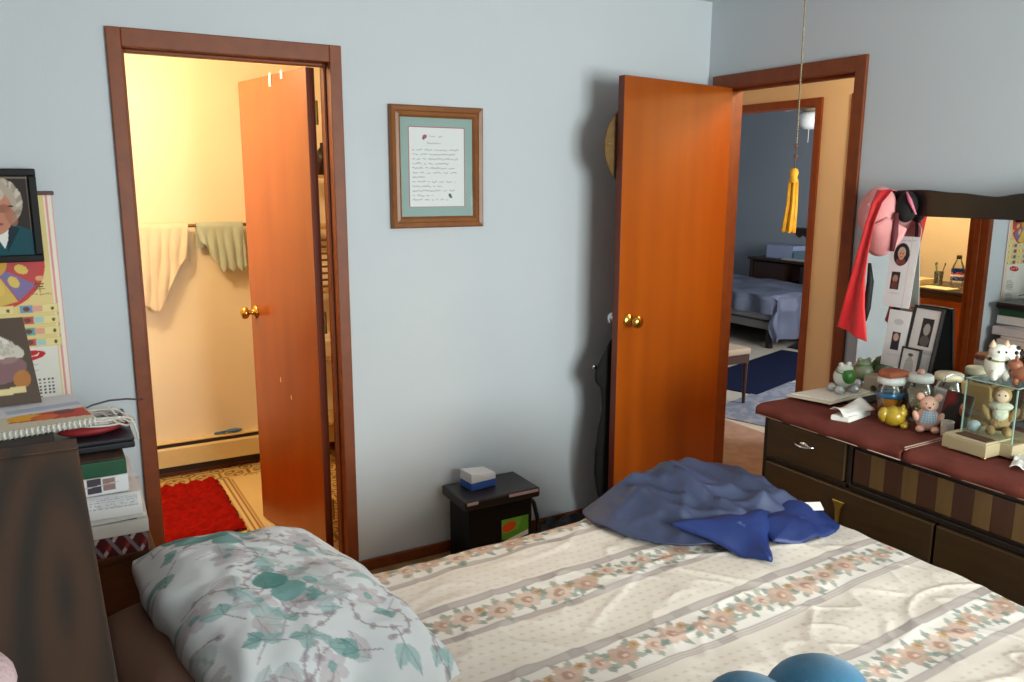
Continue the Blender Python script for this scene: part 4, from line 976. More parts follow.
# ---- caps and ribbon hung on the mirror corner
M_pink = mat('pink_cap_cloth', (232, 160, 160), .8, var=.06, vscale=14, bump=.1, bscale=80)
t = thing('baseball_hat', 'pale pink baseball cap hung on the mirror corner beneath the red ribbon', 'cap', (-.12, -1.07, 1.50), 0, 'caps on the mirror corner'); off = t.location
q = Vector((-.93, .0, -.12)).normalized().to_track_quat('Z', 'X').to_matrix()
b = MB(); b.ell((-.118, -1.064, 1.500), (.052, .072, .096), 28, Matrix.Rotation(R(12), 3, 'X')); b.build('crown', M_pink, t, True, off)
def brim(u, v):
    a = (u - .5) * 2.2; r = .050 + .122 * v * math.cos(a * .62); y = -1.092 + r * math.sin(a) * .72; z = 1.508 - r * math.cos(a)
    return (-.172 + .040 * v + .055 * (a / 1.1) ** 2 * .5, y, z)
b = MB(); b.grid(brim, 22, 8); b.build('peak', M_pink, t, True, off, solid=.005)
b = MB(); b.lathe([(.006, 0), (.005, .004), (.001, .005)], 10, (-.170, -1.062, 1.528), q); b.build('top_button', M_pink, t, True, off)
t = thing('baseball_hat', 'dark cap with a pink-edged strap, right of the pink cap on the mirror', 'cap', (-.09, -1.16, 1.52), 0, 'caps on the mirror corner'); off = t.location
M_bc = mat('black_cap_cloth', (16, 13, 16), .8)
b = MB(); q = Vector((-.9, -.35, .1)).normalized().to_track_quat('Z', 'Y').to_matrix(); b.lathe([(.036, .0), (.038, .008), (.034, .024), (.024, .034), (.012, .038), (.001, .039)], 24, (-.082, -1.162, 1.520), q, 1.5); b.build('crown', M_bc, t, True, off)
b = MB(); b.tube([(-.112, -1.175, 1.575), (-.118, -1.195, 1.545), (-.105, -1.215, 1.495)], [.003, .007, .003], 8); b.build('trim_strap', mat('hot_pink', (224, 120, 150), .6), t, True, off)
b = MB(); b.tube([(-.125, -1.150, 1.50), (-.13, -1.155, 1.42), (-.13, -1.15, 1.36)], [.008, .013, .008], 8); b.build('maroon_band', mat('maroon_band', (96, 34, 44), .7), t, True, off)
b = MB(); b.tube([(-.15, -1.075, 1.31), (-.15, -1.085, 1.24), (-.15, -1.08, 1.14), (-.15, -1.075, 1.09)], [.006, .013, .014, .008], 8); b.build('hanging_strap', mat('black_strap', (18, 15, 18), .7), t, True, off)
M_red = mat('red_ribbon', (222, 28, 34), .55, var=.08, vscale=16, sheen=.3)
RB = [((-.125, -1.115, 1.578), .030), ((-.172, -1.125, 1.582), .034), ((-.198, -1.118, 1.54), .026), ((-.205, -1.105, 1.47), .021), ((-.205, -1.088, 1.37), .024), ((-.202, -1.072, 1.26), .030), ((-.200, -1.062, 1.15), .044), ((-.200, -1.060, 1.04), .064)]
def rib(u, v):
    k = v * (len(RB) - 1); i = min(int(k), len(RB) - 2); f = k - i; f = f * f * (3 - 2 * f); p = Vector(RB[i][0]).lerp(Vector(RB[i + 1][0]), f); w_ = RB[i][1] * (1 - f) + RB[i + 1][1] * f
    s_ = (u - .5) * 2; e = min(1, v * 4)
    return (p.x - .008 * math.cos(s_ * 4 + v * 5) * e, p.y - w_ * s_, p.z + (.02 * -s_ * v ** 6) + .004 * math.sin(s_ * 3) * (1 - e))
b = MB(); b.grid(rib, 14, 60); o = b.build('red_ribbon', M_red, None, True, solid=.002); tag(o, 'long bright red ribbon draped over the pink cap', 'ribbon')

# ---- cards and frames leaning on the mirror
def portrait_oval(c, x, y, rx, ry, hair=(150, 140, 132), face=(196, 140, 116), coat=(60, 50, 56), bg=(40, 34, 34)):
    c.ell(x, y, rx, ry, bg); c.ell(x, y - ry * .62, rx * .62, ry * .30, coat); c.ell(x, y + ry * .15, rx * .50, ry * .52, hair); c.ell(x, y, rx * .40, ry * .46, face)
    for sx in (-.17, .17): c.ell(x + rx * sx, y + ry * .08, rx * .08, ry * .05, (70, 50, 46))
    c.line([(x - rx * .14, y - ry * .22), (x + rx * .14, y - ry * .22)], ry * .06, (150, 80, 74))
cv = Canvas(.105, .262, .0016, (228, 220, 220)); portrait_oval(cv, .045, .195, .030, .042, (196, 176, 160), (214, 150, 124), (120, 60, 60)); cv.scribble(.02, .09, .247, .005, .0018, (170, 150, 150))
cv.rect(.018, .065, .052, .13, (46, 36, 36)); cv.ell(.035, .105, .010, .014, (176, 124, 104)); cv.ell(.035, .08, .013, .016, (110, 60, 58)); cv.scribble(.015, .06, .05, .004, .0016, (160, 150, 150)); cv.rect(.075, .0, .0765, .262, (190, 180, 180))
t = thing('memorial_card', 'tall white card with an oval portrait, leaning high on the mirror left side', 'card', (-.08, -1.15, 1.15)); 
spanel('card', cv, (-.100, -1.108, 1.150), (-.090, -1.213, 1.150), (-.070, -1.106, 1.412), M_P, t, .002, off=t.location)
b = MB(); b.prism([(-.082, -1.150, 1.16), (-.062, -1.150, 1.19), (-.060, -1.150, 1.39), (-.066, -1.150, 1.39)], (0, -.004, 0)); b.build('fold', M_white, t, False, t.location)
def pframe(name, label, p00, p10, h, lean, fw, cv, mf, back=(40, 36, 36), th=.012):
    p00, p10 = Vector(p00), Vector(p10); u = (p10 - p00); n = Vector((u.y, -u.x, 0)).normalized(); up = (Vector((0, 0, h)) - n * lean)
    w_ = u.length; uh = u.normalized(); uph = up.normalized(); hh = up.length; c = (p00 + p10) / 2; t = thing(name, label, 'picture', c)
    nn_ = uh.cross(uph)
    b = MB()
    def pr(x0, x1, y0, y1): b.prism([p00 + uh * x + uph * y_ for x, y_ in ((x0, y0), (x1, y0), (x1, y1), (x0, y1))], -nn_ * th, bev=.001)
    pr(0, w_, 0, fw); pr(0, w_, hh - fw, hh); pr(0, fw, fw, hh - fw); pr(w_ - fw, w_, fw, hh - fw); b.build('frame', mf, t, False, c)
    q0 = p00 + uh * fw * .9 + uph * fw * .9 - nn_ * .004; spanel('picture', cv, q0, q0 + uh * (w_ - 1.8 * fw), q0 + uph * (hh - 1.8 * fw), M_P, t, .003, back, c)
    return t
M_blackf = mat('black_frame_gloss', (22, 20, 24), .35); M_silver = mat('silver_frame', (176, 172, 168), .35, .7)
cv = Canvas(.09, .22, .0016, (228, 222, 222)); cv.rect(.028, .065, .062, .135, (58, 50, 56)); cv.ell(.045, .115, .011, .015, (206, 160, 140)); cv.poly([(.03, .067), (.06, .067), (.054, .098), (.036, .098)], (40, 40, 52)); cv.ell(.045, .175, .02, .012, (200, 194, 194)); cv.scribble(.02, .075, .045, .004, .0016, (180, 170, 170))
t = thing('photo_card', 'white card with a photo of a man in a suit, left of the black frame', 'card', (-.12, -1.19, .93))
spanel('card', cv, (-.125, -1.140, .932), (-.118, -1.225, .930), (-.092, -1.138, 1.140), M_P, t, .0025, off=t.location)
b = MB(); b.prism([(-.100, -1.18, .932), (-.070, -1.18, .932), (-.094, -1.18, 1.08)], (0, -.003, 0)); b.build('prop', M_white, t, False, t.location)
cv = Canvas(.10, .22, .0016, (226, 220, 218)); cv.rect(.035, .10, .08, .19, (40, 36, 38)); cv.ell(.058, .155, .013, .019, (170, 160, 156)); cv.ell(.058, .118, .018, .018, (90, 84, 84)); cv.rect(.002, .075, .098, .09, (200, 194, 194)); 
pframe('black_picture_frame', 'black-edged frame holding a small dark portrait, leaning on the mirror', (-.128, -1.222, .905), (-.140, -1.345, .905), .262, .05, .010, cv, M_blackf)
cv = Canvas(.075, .115, .0014, (224, 222, 220)); cv.ell(.037, .04, .022, .05, (178, 178, 176)); cv.ell(.037, .096, .012, .006, (90, 84, 84)); cv.scribble(.018, .058, .075, .003, .0014, (150, 150, 150)); cv.scribble(.018, .058, .062, .003, .0014, (150, 150, 150))
pframe('small_black_frame', 'small thin black frame with pale verse, in front of the bigger black frame', (-.165, -1.235, .885), (-.172, -1.315, .885), .135, .02, .006, cv, M_blackf)
# things the rear cards stand on: a low box
slabthing('keepsake_box', 'low pale box under the leaning cards, against the mirror foot', 'box', -.158, -.082, -1.37, -1.10, ZT, .884, mat('pale_box', (176, 160, 140), .6))

# ---- papers and small things, left to right
def sheetstack(name, label, cat, pts, z, th, m, group=None):
    c = Vector((sum(p[0] for p in pts) / len(pts), sum(p[1] for p in pts) / len(pts), z)); b = MB(); b.prism([(p[0], p[1], z) for p in pts], (0, 0, th), bev=.0008)
    o = b.build(name, m, None, False, c); o.location = c; return tag(o, label, cat, group)
sheetstack('dark_folder', 'dark folder lying under the papers on the dresser', 'folder', [(-.35, -1.03), (-.33, -1.22), (-.105, -1.19), (-.105, -1.03)], ZT, .010, mat('dark_folder', (30, 28, 34), .5))
sheetstack('large_envelope', 'large cream envelope at the bottom of the dresser papers', 'envelope', [(-.475, -1.005), (-.43, -1.17), (-.12, -1.15), (-.11, -1.005)], ZT + .011, .005, mat('cream_envelope', (216, 204, 184), .7))
sheetstack('letter', 'white letter paper on top of the cream envelope, under the frog', 'paper', [(-.455, -1.01), (-.40, -1.155), (-.13, -1.13), (-.14, -1.01)], ZT + .0165, .004, mat('letter_white', (230, 224, 214), .7))
b = MB(); b.tube([(-.155, -1.14, ZT + .034), (-.10, -1.075, ZT + .038)], .0105, 14); t = b.build('marker', mat('gold_marker', (206, 176, 60), .3, .4), None, True, (-.13, -1.11, ZT + .034)); t.location = (-.13, -1.11, ZT + .034); tag(t, 'yellow-gold marker pen lying behind the white frog', 'pen')
b = MB(); b.tube([(-.158, -1.1435, ZT + .0338), (-.175, -1.163, ZT + .0325)], [.0108, .006], 14); b.build('cap', M_black, t, True, (-.13, -1.11, ZT + .034))
def frog(label, loc, rz, body_m, s_=1.):
    t = thing('frog_figurine', label, 'figurine', loc, R(rz), 'ceramic frogs on the dresser'); b = MB()
    b.ell((0, 0, .058 * s_), (.036 * s_, .040 * s_, .040 * s_), 22); b.ell((0, -.006 * s_, .092 * s_), (.030 * s_, .028 * s_, .016 * s_), 18); b.build('body', body_m, t, True)
    b = MB(); b.ell((0, -.030 * s_, .066 * s_), (.029 * s_, .017 * s_, .029 * s_), 18, Matrix.Rotation(R(-12), 3, 'X')); b.build('mouth', mat('leaf_green', (62, 126, 40), .35), t, True)
    b = MB()
    for x in (-.018, .018): b.ell((x * s_, -.004 * s_, .106 * s_), (.010 * s_, .010 * s_, .010 * s_), 12)
    b.build('eyes', body_m, t, True)
    for x, y in ((-.034, -.026), (.034, -.026), (-.030, .022), (.030, .022)):
        b = MB(); b.ell((x * s_, y * s_, .016 * s_), (.018 * s_, .020 * s_, .016 * s_), 14); b.build('foot', mat('silver_glaze', (206, 212, 214), .15, .55), t, True)
    b = MB(); b.tube([(.034 * s_ * math.cos(a), -.008 * s_ + .034 * s_ * math.sin(a), (.080 + .006 * math.sin(a)) * s_) for a in [2 * math.pi * k / 24 for k in range(24)]], .0022 * s_, 6, True); b.build('green_line', mat('leaf_green', (62, 126, 40)), t, True)
    return t
frog('white ceramic frog with open green mouth, sitting on the white papers', (-.265, -1.09, ZT + .0212), -12, mat('white_glaze', (222, 228, 220), .12, coat=.5), 1.0)
frog('grey-green ceramic frog at the back of the dresser, by the mirror', (-.118, -1.068, ZT + .024), 150, mat('grey_green_glaze', (140, 150, 120), .2, coat=.4), .95)
def crumple(name, label, cat, c, sx, sy, h, m, seed, rz=0):
    b = MB(); b.grid(lambda u, v: ((u - .5) * sx, (v - .5) * sy, .002 + h * abs(noise.noise(Vector((u * 2.6 + seed, v * 2.6, seed)))) * 1.6 + h * .3 * abs(noise.noise(Vector((u * 7 + seed, v * 6, seed * 2))))), 26, 22)
    o = b.build(name, m, None, 'auto', solid=.0012); o.location = c; o.rotation_euler = (0, 0, R(rz)); return tag(o, label, cat)
t = thing('folded_tissue', 'white folded tissue at the dresser front edge, below the frog', 'tissue', (-.465, -1.30, ZT)); off = t.location
b = MB(); b.prism([(-.56, -1.275, ZT), (-.535, -1.335, ZT), (-.39, -1.31, ZT), (-.385, -1.25, ZT)], (0, 0, .02), bev=.004); b.build('base_fold', M_white, t, False, off)
b = MB(); b.grid(lambda u, v: (-.55 + .175 * u + .01 * v, -1.325 + .07 * v + .01 * u, ZT + .022 + .040 * abs(u - .28) * v + .018 * math.sin(v * 3.1) * (1 - u) + .005 * noise.noise(Vector((u * 5, v * 5, 2)))), 14, 12); b.build('top_fold', M_white, t, True, off, solid=.003)
M_glass = glass('jar_glass', (251, 253, 252), .08)
def jar(label, loc, r, h, lid_m, lid_r, fill=None, fill_h=0, neck=.8):
    t = thing('glass_jar', label, 'jar', loc, 0, 'glass jars on the dresser'); b = MB()
    b.lathe([(r * .9, 0), (r, .006), (r, h * .70), (r * .93, h * .82), (r * neck, h * .90), (r * neck, h), (r * neck - .003, h), (r * neck - .003, h * .9), (r * .93 - .003, h * .815), (r - .003, h * .70), (r - .003, .008), (.001, .006)], 28); b.build('glass_body', M_glass, t, True)
    b = MB(); b.lathe([(lid_r, h - .008), (lid_r + .001, h + .002), (lid_r, h + .012), (lid_r * .9, h + .016), (.001, h + .017)], 28); b.build('lid', lid_m, t, True)
    if fill: b = MB(); b.lathe([(r * .86, .009), (r - .005, .014), (r - .005, fill_h), (.001, fill_h + .003)], 24); b.build('contents', fill, t, True)
    return t
jw = mat('white_lid', (214, 216, 214), .4)
t = jar('tall glass jar of amber contents with blue band, brown cookie-shaped piece on lid', (-.345, -1.345, ZT), .043, .128, jw, .044, mat('amber_contents', (226, 140, 36), .35, var=.3, vscale=40), .066)
b = MB(); b.lathe([(.0435, .072), (.0442, .073), (.0442, .088), (.0435, .089)], 28); b.build('blue_band', mat('blue_foil', (70, 120, 160), .25, .5), t, True)
b = MB(); b.prism([(-.046, -.03, .1455), (.04, -.042, .1455), (.052, .02, .1455), (.0, .044, .1455), (-.05, .02, .1455)], (0, 0, .020), bev=.005)
o = b.build('wooden_block', mat('terracotta', (150, 78, 46), .6, var=.15, vscale=40)); o.location = (-.345, -1.345, ZT); tag(o, 'red-brown block resting on the lid of the amber jar', 'block')
t = jar('clear glass jar with white knobbed lid, in the middle of the dresser jars', (-.285, -1.412, ZT), .050, .142, jw, .042, mat('red_brown_contents', (130, 56, 34), .5, var=.3, vscale=50), .022, .78)
b = MB(); b.lathe([(.010, .159), (.013, .166), (.011, .174), (.001, .177)], 14); b.build('lid_knob', mat('pinkish_knob', (196, 150, 130), .4), t, True)
b = MB(); rr = random.Random(4)
for k in range(26): a = rr.uniform(0, 6.28); r_ = rr.uniform(0, .036); b.ell((r_ * math.cos(a), r_ * math.sin(a), .030 + rr.uniform(0, .026)), (.007, .006, .006), 8)
b.build('candies', mat('mixed_candies', (170, 150, 110), .5, var=.5, vscale=70), t, True)
t = jar('squat glass jar with cream clip-top lid, at the back by the mirror', (-.150, -1.43, ZT), .052, .135, mat('cream_lid', (220, 208, 178), .4), .046, None, 0, .84)
b = MB(); b.tube([(-.05, -.012, .115), (-.056, -.02, .13), (-.052, -.02, .148), (-.03, -.03, .156), (0, -.05, .150), (.01, -.056, .13)], .0022, 6); b.build('wire_clip', M_steel, t, True)
# yellow crouching figure
t = thing('yellow_figurine', 'small glossy yellow rounded figurine in front of the amber jar', 'figurine', (-.432, -1.425, ZT), R(30)); Yg = mat('yellow_glaze', (176, 146, 40), .3, coat=.3, var=.15, vscale=60)
b = MB(); b.ell((0, 0, .034), (.034, .038, .034), 20); b.ell((-.002, -.022, .05), (.022, .02, .02), 16); b.ell((-.01, .03, .038), (.02, .018, .026), 14); b.build('body', Yg, t, True)
b = MB()
for x in (-.018, .018):
    MB().ell((x, -.034, .01), (.011, .013, .010), 12).build('paw', Yg, t, True); MB().ell((x * .8, -.026, .066), (.006, .006, .008), 10).build('ear', Yg, t, True)
b = MB(); b.ell((-.007, -.041, .054), (.003, .003, .003), 8); b.ell((.007, -.041, .054), (.003, .003, .003), 8); b.tube([(-.012, -.040, .044), (0, -.043, .041), (.012, -.040, .044)], .0018, 6); b.build('face_marks', mat('dark_brown', (80, 56, 20), .5), t, True)
# pink bear with gingham bib
t = thing('pink_bear', 'small pink bear figurine wearing a blue gingham bib', 'figurine', (-.385, -1.515, ZT), R(-52)); Pk = mat('pink_flock', (226, 176, 158), .6, var=.05, vscale=30)
b = MB(); b.ell((0, 0, .040), (.036, .032, .040), 22); b.ell((0, -.004, .092), (.028, .026, .026), 20); b.ell((0, -.026, .084), (.013, .012, .010), 14); b.build('body', Pk, t, True)
for sx in (-1, 1):
    b = MB(); b.ell((sx * .026, 0, .114), (.012, .006, .014), 12, Matrix.Rotation(R(sx * 25), 3, 'Y')); b.build('ear', Pk, t, True)
    b = MB(); b.ell((sx * .034, -.012, .048), (.011, .012, .022), 12, Matrix.Rotation(R(sx * 25), 3, 'Y')); b.build('arm', Pk, t, True)
    b = MB(); b.ell((sx * .022, -.026, .012), (.014, .018, .012), 12); b.build('foot', Pk, t, True)
b = MB()
for sx in (-1, 1): b.ell((sx * .010, -.026, .098), (.0028, .0025, .0032), 8)
b.ell((0, -.038, .088), (.0045, .003, .003), 8); b.build('eyes_and_nose', M_black, t, True)
cv = Canvas(.044, .046, .002, (196, 206, 214))
for k in range(8): cv.rect(k * .008, 0, k * .008 + .004, .046, (110, 130, 150), .6); cv.rect(0, k * .008, .044, k * .008 + .004, (110, 130, 150), .6)
canvas_mesh('bib', cv, lambda X, Y: np.stack([(X - .022) * (1.0 - .5 * (Y / .046 - .5)), -.0345 + 14 * (X - .022) ** 2 + .006 * (Y / .046) ** 2, .032 + Y], -1), M_P, t, .0012)
# cards behind the bear
def easel(name, label, p00, p10, h, lean, cv, m=None, cat='card'):
    t = thing(name, label, cat, ((p00[0] + p10[0]) / 2, (p00[1] + p10[1]) / 2, p00[2])); u = Vector(p10) - Vector(p00); n = Vector((u.y, -u.x, 0)).normalized()
    up = Vector((0, 0, h)) - n * lean; spanel('face', cv, p00, p10, Vector(p00) + up, m or M_P, t, .003, off=t.location)
    c = (Vector(p00) + Vector(p10)) / 2 - n * .006; b = MB(); b.prism([c, c - n * .045, c + up * .75], u.normalized() * .003); b.build('easel_leg', mat('card_back', (96, 84, 74)), t, False, t.location); return t
cv = Canvas(.075, .115, .0016, (216, 210, 206)); cv.rect(.008, .008, .067, .107, (180, 172, 170)); cv.ell(.037, .05, .022, .034, (160, 150, 150)); 
for k in range(5): cv.scribble(.014, .06, .075 + k * .006, .003, .0012, (140, 134, 134))
easel('grey_card', 'grey-white printed card standing behind the pink bear', (-.270, -1.435, ZT), (-.285, -1.515, ZT), .118, .025, cv)
cv = Canvas(.105, .125, .0018, (22, 14, 18)); cv.poly([(0, .04), (.04, .125), (.0, .125)], (96, 16, 24)); cv.ell(.025, .10, .03, .025, (130, 24, 30), 0, .9, soft=.8); cv.ell(.075, .075, .012, .02, (176, 80, 50), .2, .9); cv.ell(.072, .086, .008, .009, (200, 130, 100)); cv.rect(.06, .01, .085, .05, (50, 26, 28))
easel('red_black_card', 'black and dark red picture card standing right of the pink bear', (-.305, -1.500, ZT), (-.325, -1.605, ZT), .125, .03, cv, M_PG)
b = MB(); b.lathe([(.017, 0), (.019, .004), (.020, .045), (.0205, .048), (.018, .048), (.017, .006), (.001, .005)], 20); o = b.build('white_cup', mat('white_china', (214, 206, 200), .35), None, True); o.location = (-.375, -1.578, ZT); tag(o, 'tiny white cup in front of the black and red card', 'cup')
t = thing('wooden_picture', 'pale wooden frame lying behind the glass display case, against the mirror', 'picture', (-.17, -1.56, ZT)); off = t.location
b = MB(); b.box(-.18, -.16, -1.60, -1.50, ZT, ZT + .145, bev=.004, rot=Matrix.Rotation(R(-14), 4, 'Y')); b.build('frame', wood('pale_frame_wood', (190, 146, 90), (212, 170, 112), (4, 4, 4), .5, 2, 2), t, False, off)
b = MB(); b.box(-.166, -.150, -1.592, -1.508, ZT + .01, ZT + .135, rot=Matrix.Rotation(R(-14), 4, 'Y')); b.build('backing', mat('card_back', (96, 84, 74)), t, False, off)
# display case
t = thing('display_case', 'glass display case on a beige base, holding a small teddy doll', 'case', (-.442, -1.705, ZT), R(-2)); M_pane = glass('green_pane', (248, 253, 250), .06); M_edge = mat('glass_edge', (150, 180, 164), .2)
L_, W_ = .140, .130       # along y, along x
b = MB(); b.box(-W_ / 2, W_ / 2, -.080, .060, .006, .046, bev=.003); b.box(-W_ / 2 + .0665 + .0, .152, -.117, .042, .006, .045, bev=.002); b.build('base', mat('beige_base', (176, 160, 128), .5), t)
b = MB(); b.box(-W_ / 2 + .004, W_ / 2 - .0, -.076, .056, .0462, .050, bev=.001); b.box(.0655, .150, -.115, .040, .0462, .050, bev=.001); b.build('rim', mat('beige_rim', (196, 182, 150), .5), t)
for x in (-.055, .13):
    for y in (-.07, .035): MB().lathe([(.006, 0), (.008, .006)], 10, (x, y, 0)).build('foot', M_brass, t, True)
GX, GY, GZ = .152, .155, .2145; gx0, gy0 = -.004, -.115
panes = [(gx0, gx0 + .002, gy0, gy0 + GY), (gx0 + GX - .002, gx0 + GX, gy0, gy0 + GY), (gx0 + .002, gx0 + GX - .002, gy0, gy0 + .002), (gx0 + .002, gx0 + GX - .002, gy0 + GY - .002, gy0 + GY)]
for p in panes: MB().box(*p, .0505, GZ).build('pane', M_pane, t)
MB().box(gx0 - .003, gx0 + GX + .003, gy0 - .003, gy0 + GY + .003, GZ, GZ + .0025).build('top_pane', M_pane, t)
b = MB()
for x in (gx0, gx0 + GX):
    for y in (gy0, gy0 + GY): b.box(x - .0018, x + .0018, y - .0018, y + .0018, .0505, GZ - .0005)
for x in (gx0, gx0 + GX): b.box(x - .0022, x + .0022, gy0 - .0035, gy0 + GY + .0035, GZ + .0026, GZ + .0052)
for y in (gy0, gy0 + GY): b.box(gx0, gx0 + GX, y - .0022, y + .0022, GZ + .0026, GZ + .0050)
b.build('edges', M_edge, t)
CT = t.location
def at_case(x, y, z): a = R(-2); return (CT.x + x * math.cos(a) - y * math.sin(a), CT.y + x * math.sin(a) + y * math.cos(a), CT.z + z)
t = thing('teddy_doll', 'small tan teddy doll with a white ruff seated inside the glass case', 'doll', at_case(.065, -.030, .0512), R(-58)); Tn = mat('tan_plush', (176, 140, 98), .95, bump=.5, bscale=200, var=.1, vscale=30)
b = MB(); b.ell((0, 0, .052), (.034, .030, .044), 18); b.ell((0, -.004, .122), (.027, .026, .028), 18); b.build('body', Tn, t, True)
b = MB(); b.ell((0, -.024, .122), (.019, .010, .020), 14); b.build('face', mat('doll_face', (226, 186, 164), .5), t, True)
b = MB(); b.ell((0, -.012, .090), (.034, .028, .014), 16); b.ell((0, -.026, .068), (.022, .012, .022), 12); b.build('ruff', mat('white_lace', (216, 206, 192), .9, bump=.5, bscale=150), t, True)
for sx in (-1, 1):
    b = MB(); b.ell((sx * .022, .002, .146), (.010, .006, .010), 10); b.build('ear', Tn, t, True)
    b = MB(); b.ell((sx * .036, -.014, .066), (.012, .013, .026), 12, Matrix.Rotation(R(sx * 28), 3, 'Y')); b.build('arm', Tn, t, True)
    b = MB(); b.ell((sx * .022, -.038, .018), (.014, .030, .014), 12); b.build('leg', Tn, t, True)
b = MB()
for sx in (-1, 1): b.ell((sx * .008, -.033, .127), (.0026, .002, .003), 8)
b.build('eyes', mat('dark_brown', (80, 56, 20)), t, True)
b = MB(); b.ell((0, 0, .018), (.020, .018, .018), 16); o = b.build('white_ball', mat('bluish_white_ball', (206, 214, 228), .5), None, True); o.location = at_case(.020, .016, .0515); tag(o, 'small bluish white ball inside the glass case', 'ball')
slabthing('brown_mat', 'dark brown patterned mat on the beige base of the glass case', 'mat', CT.x - .050, CT.x - .008, CT.y - .070, CT.y + .030, ZT + .0505, ZT + .0535, mat('brown_mat', (84, 50, 34), .8, var=.3, vscale=90), .001, -5)
# cat figurine on the case
Wg = mat('white_china_glaze', (226, 224, 214), .2, coat=.4)
ct = at_case(.052, -.012, GZ + .0055)
t = thing('cat_figurine', 'white china cat with dark spots standing on top of the glass case', 'figurine', ct, R(-40)); t.scale = (1.45, 1.45, 1.45)
b = MB(); b.ell((0, 0, .030), (.024, .026, .030), 18); b.ell((0, -.004, .058), (.020, .018, .017), 16); b.ell((.026, .012, .048), (.020, .010, .026), 14, Matrix.Rotation(R(35), 3, 'Y')); b.build('body', Wg, t, True)
for sx in (-1, 1):
    b = MB(); b.lathe([(.008, 0), (.005, .008), (.0005, .016)], 10, (sx * .013, -.004, .068)); b.build('ear', mat('cat_ear', (214, 186, 160), .3), t, True)
    b = MB(); b.ell((sx * .012, -.022, .012), (.008, .010, .012), 10); b.build('paw', Wg, t, True)
b = MB()
for p in [(.040, .006, .066), (.046, .008, .055), (.036, .004, .056), (.010, -.024, .040), (-.018, -.01, .044)]: b.ell(p, (.0045, .006, .0045), 8)
for sx in (-1, 1): b.ell((sx * .007, -.021, .061), (.0022, .002, .0026), 8)
b.build('spots', M_black, t, True)
b = MB(); b.tube([(.021 * math.cos(a), .020 * math.sin(a) - .002, .044 + .003 * math.sin(a)) for a in [2 * math.pi * k / 20 for k in range(20)]], .0025, 6, True); b.build('collar', mat('olive_collar', (120, 124, 60), .5), t, True)
t = thing('brown_figurine', 'reddish brown animal figurine on the glass case, at the picture edge', 'figurine', at_case(.060, -.088, GZ + .0055), R(-60)); t.scale = (1.3, 1.3, 1.3); Br = mat('terracotta_glaze', (140, 84, 60), .45)
b = MB(); b.ell((0, 0, .024), (.026, .020, .020), 16); b.ell((-.018, 0, .042), (.016, .014, .014), 14); b.build('body', Br, t, True)
for x in (-.014, .014):
    for y in (-.010, .010): MB().lathe([(.006, 0), (.007, .014)], 10, (x, y, 0)).build('leg', Br, t, True)
for y in (-.008, .008): MB().ell((-.016, y, .056), (.004, .003, .008), 8).build('ear', Br, t, True)
crumple('white_cloth', 'crumpled white paper at the dresser front edge right of the display case', 'paper', (-.43, -1.90, ZT), .16, .14, .034, M_white, 3.3, 20)
slabthing('brown_envelope', 'tan folded paper between the display case and the mirror', 'paper', -.30, -.14, -1.94, -1.80, ZT, ZT + .006, mat('tan_paper', (176, 130, 76), .7), .001, 12)

# ================================================================ BATHROOM THINGS
t = thing('towel_rail', 'thin towel bar on the bathroom far wall', 'rail', (-2.16, BY, 1.37)); off = t.location
MB().tube([(-2.46, BY - .06, 1.372), (-1.80, BY - .06, 1.372)], .009, 12).build('bar', mat('bronze_bar', (140, 100, 50), .35, .6), t, True, off)
for x in (-2.46, -1.80): b = MB(); b.tube([(x, BY, 1.372), (x, BY - .065, 1.372)], .012, 10); b.lathe([(.026, 0), (.026, -.010), (.012, -.014)], 16, (x, BY, 1.372), Matrix.Rotation(R(-90), 3, 'X')); b.build('bracket', mat('bronze_bar', (140, 100, 50)), t, True, off)
def towel(label, x0, x1, front, back, m, seed):
    """front/back: hem heights (drop) as functions of u"""
    def f(u, v):
        x = x0 + (x1 - x0) * u; fr = front(u); bk = back(u); r = .014; s_ = -bk + (fr + bk + math.pi * r) * v
        w_ = .014 * math.sin(u * 17 + seed) + .010 * noise.noise(Vector((u * 4, v * 3, seed)))
        if s_ < 0: return (x + .02 * (-s_) * math.sin(seed), BY - .06 + r + abs(w_) * .4 * min(1, -s_ * 8), 1.372 + s_)
        if s_ < math.pi * r: a = s_ / r; return (x, BY - .06 + r * math.cos(a), 1.372 + r * math.sin(a))
        d = s_ - math.pi * r; gather = 1 - .12 * d; return ((x0 + x1) / 2 + (x - (x0 + x1) / 2) * gather + (-.10 * d if seed < 2 else .05 * d), BY - .06 - r - abs(w_) * min(1, d * 8) - .004, 1.372 - d)
    b = MB(); b.grid(f, 40, 60); o = b.build('hand_towel', m, None, True, solid=.005, soff=0); tag(o, label, 'towel', 'towels on the bathroom bar'); return o
towel('long cream towel hanging on the left of the bathroom towel bar', -2.425, -2.165, lambda u: .43 - .26 * max(0, (u - .50)) / .5 - .02 * math.sin(u * 9) if u > .0 else .4, lambda u: .16 + .03 * u, mat('cream_towel', (226, 206, 178), .95, bump=.5, bscale=300), 1.0)
towel('small grey-green towel hanging on the bar right of the cream towel', -2.125, -1.885, lambda u: .05 + .19 * min(1, u / .42) + .012 * math.sin(u * 30), lambda u: .12, mat('sage_towel', (176, 184, 168), .95, bump=.5, bscale=300), 2.6)
t = thing('baseboard_heater', 'low cream baseboard heater along the bathroom far wall', 'heater', (-2.1, BY, 0)); off = t.location
hx0, hx1 = -2.91, -1.25
b = MB(); b.box(hx0, hx1, BY - .072, BY - .064, .065, .165, bev=.003); b.box(hx0, hx1, BY - .060, BY, .192, .200, bev=.002); b.prism([(hx0, BY - .068, .160), (hx0, BY - .064, .160), (hx0, BY - .052, .172), (hx0, BY - .056, .172)], (hx1 - hx0, 0, 0)); b.build('front_panel', mat('heater_cream', (216, 192, 140), .4), t, False, off)
